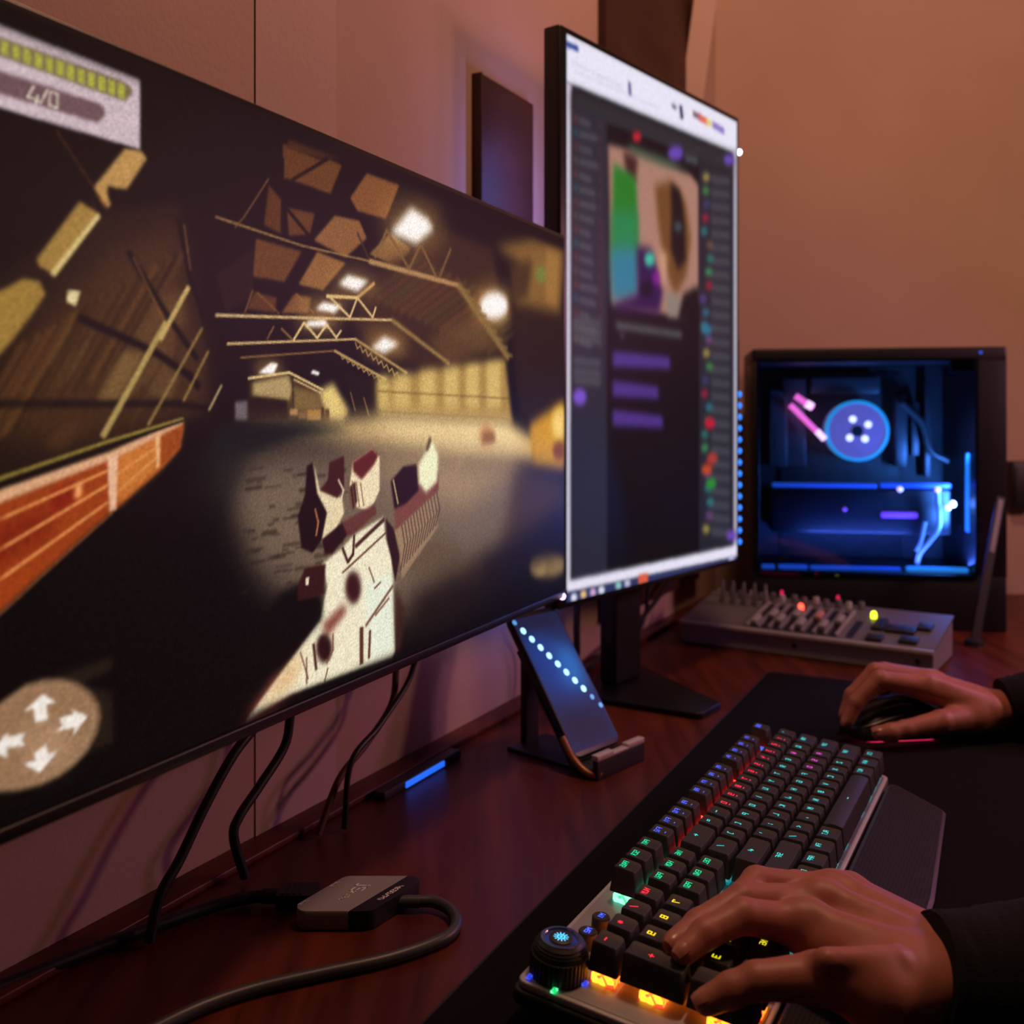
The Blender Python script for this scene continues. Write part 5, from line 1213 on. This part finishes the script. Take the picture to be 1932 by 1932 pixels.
# near hand on the number pad
nf = [
    [J(1515, 1748, .575, .0118), J(1402, 1727, .568, .0094), J(1330, 1762, .557, .0080), J(1290, 1797, .548, .0068)],
    [J(1548, 1708, .598, .0118), J(1402, 1697, .590, .0092), J(1318, 1744, .574, .0080), J(1272, 1780, .560, .0068)],
    [J(1570, 1688, .615, .0112), J(1428, 1664, .612, .0090), J(1390, 1700, .592, .0078), J(1354, 1736, .575, .0066)],
    [J(1602, 1680, .632, .0100), J(1500, 1668, .630, .0080), J(1458, 1690, .612, .0070), J(1428, 1712, .598, .0062)],
    [J(1640, 1862, .525, .0170), J(1545, 1845, .527, .0128), J(1428, 1850, .524, .0092), J(1380, 1868, .523, .0086), J(1334, 1889, .522, .0072)],
]
pj = lambda *a: up(Q(*a))
np_ = [
    (pj(1515, 1750, .575), pj(1740, 1850, .535), .0125, .0165), (pj(1548, 1712, .598), pj(1760, 1818, .552), .0130, .0170),
    (pj(1570, 1695, .615), pj(1770, 1800, .565), .0130, .0165), (pj(1602, 1686, .632), pj(1782, 1790, .575), .0118, .0150),
    (pj(1660, 1880, .525), pj(1760, 1860, .535), .0200, .0180), (pj(1560, 1790, .565), pj(1700, 1830, .545), .0150, .0180),
    (pj(1735, 1842, .545), pj(1800, 1848, .546), .0185, .0165), (pj(1770, 1800, .565), pj(1820, 1830, .555), .0170, .0150),
]
tend = [(pj(1524, 1722, .574), pj(1690, 1786, .545), .0050, .0030), (pj(1556, 1682, .597), pj(1705, 1750, .562), .0050, .0030), (pj(1582, 1664, .613), pj(1715, 1728, .577), .0046, .0028),
        (pj(1513, 1730, .572), pj(1530, 1726, .572), .0078, .0070), (pj(1545, 1690, .594), pj(1560, 1690, .594), .0080, .0072), (pj(1568, 1674, .612), pj(1582, 1676, .612), .0076, .0070),
        (pj(1560, 1812, .519), pj(1690, 1808, .527), .0065, .0050)]
h1 = hand_mesh('hand', nf, np_, [], tend, M_SKIN)
tag(h1, 'bare hand with spread thumb resting on the number pad of the keyboard', 'hand')
for f in nf: nail(h1, f[-1][0], f[-2][0], Vector((.15, -.35, .9)), f[-1][1])
def sleeve(parent, pts, ell, seed, shear=0.0):
    P = [up(Q(*p[:3])) for p in pts]; rs = [p[3] for p in pts]
    mb = MB(); mb.tube(P, rs, 28, 8, ell)
    rg = np.random.default_rng(seed)
    mb.v = [tuple(np.array(v) + rg.normal(0, .0004, 3)) for v in mb.v]
    zc = P[0].z; sh = lambda vs: [(v[0] + shear * (v[2] - zc), v[1], v[2]) for v in vs]; mb.v = sh(mb.v)
    o = mb.obj('sleeve', M_SLV, parent, 60)
    o.matrix_parent_inverse = parent.matrix_world.inverted()
    c = MB(); c.tube([P[0].lerp(P[1], -.03), P[0].lerp(P[1], .12)], [rs[0] * 1.03, rs[0] * 1.05], 28, 3, ell); c.v = sh(c.v)
    o2 = c.obj('cuff', M_SLV, parent, 60); o2.matrix_parent_inverse = parent.matrix_world.inverted()
sleeve(h1, [(1752, 1842, .546, .0325), (1830, 1840, .545, .034), (1930, 1834, .543, .037), (2080, 1820, .53, .042), (2350, 1790, .52, .047), (2900, 1690, .50, .052), (3400, 1560, .48, .056)], (.93, 1.12), 3, .32)

# far hand on the mouse
ff = [
    [J(1742, 1296, 1.045, .0115), J(1660, 1282, 1.040, .0092), J(1615, 1325, 1.038, .0078), J(1599, 1360, 1.036, .0068)],
    [J(1745, 1284, 1.068, .0115), J(1652, 1267, 1.065, .0092), J(1607, 1312, 1.062, .0078), J(1595, 1345, 1.060, .0068)],
    [J(1760, 1284, 1.090, .0112), J(1668, 1265, 1.088, .0088), J(1622, 1305, 1.085, .0076), J(1607, 1338, 1.083, .0066)],
    [J(1778, 1292, 1.110, .0100), J(1700, 1278, 1.110, .0078), J(1660, 1305, 1.108, .0068), J(1642, 1332, 1.105, .0060)],
    [J(1838, 1352, 1.040, .0150), J(1775, 1362, 1.022, .0115), J(1708, 1376, 1.012, .0088), J(1682, 1382, 1.010, .0090), J(1660, 1384, 1.012, .0078)],
]
fp_ = [
    (pj(1742, 1298, 1.046), pj(1865, 1338, 1.045), .0120, .0150), (pj(1745, 1288, 1.068), pj(1872, 1332, 1.06), .0125, .0150),
    (pj(1760, 1288, 1.09), pj(1880, 1330, 1.075), .0120, .0145), (pj(1778, 1298, 1.11), pj(1885, 1332, 1.088), .0110, .0135),
    (pj(1840, 1352, 1.04), pj(1890, 1342, 1.05), .0150, .0160), (pj(1870, 1336, 1.06), pj(1960, 1340, 1.055), .0160, .0180),
]
ft = [(pj(1752, 1280, 1.042), pj(1850, 1315, 1.045), .0035, .002)]
h2 = hand_mesh('hand', ff, fp_, [], ft, M_SKIN, h=.0016)
tag(h2, 'pale bare hand curled over the black mouse', 'hand')
for f in ff: nail(h2, f[-1][0], f[-2][0], Vector((-.3, -.3, .9)), f[-1][1])
sleeve(h2, [(1898, 1334, 1.058, .0285), (1950, 1326, 1.055, .032), (2050, 1312, 1.05, .036), (2250, 1290, 1.04, .042), (2450, 1250, 1.02, .047), (2650, 1190, 1.0, .052)], (1.0, 1.1), 5)
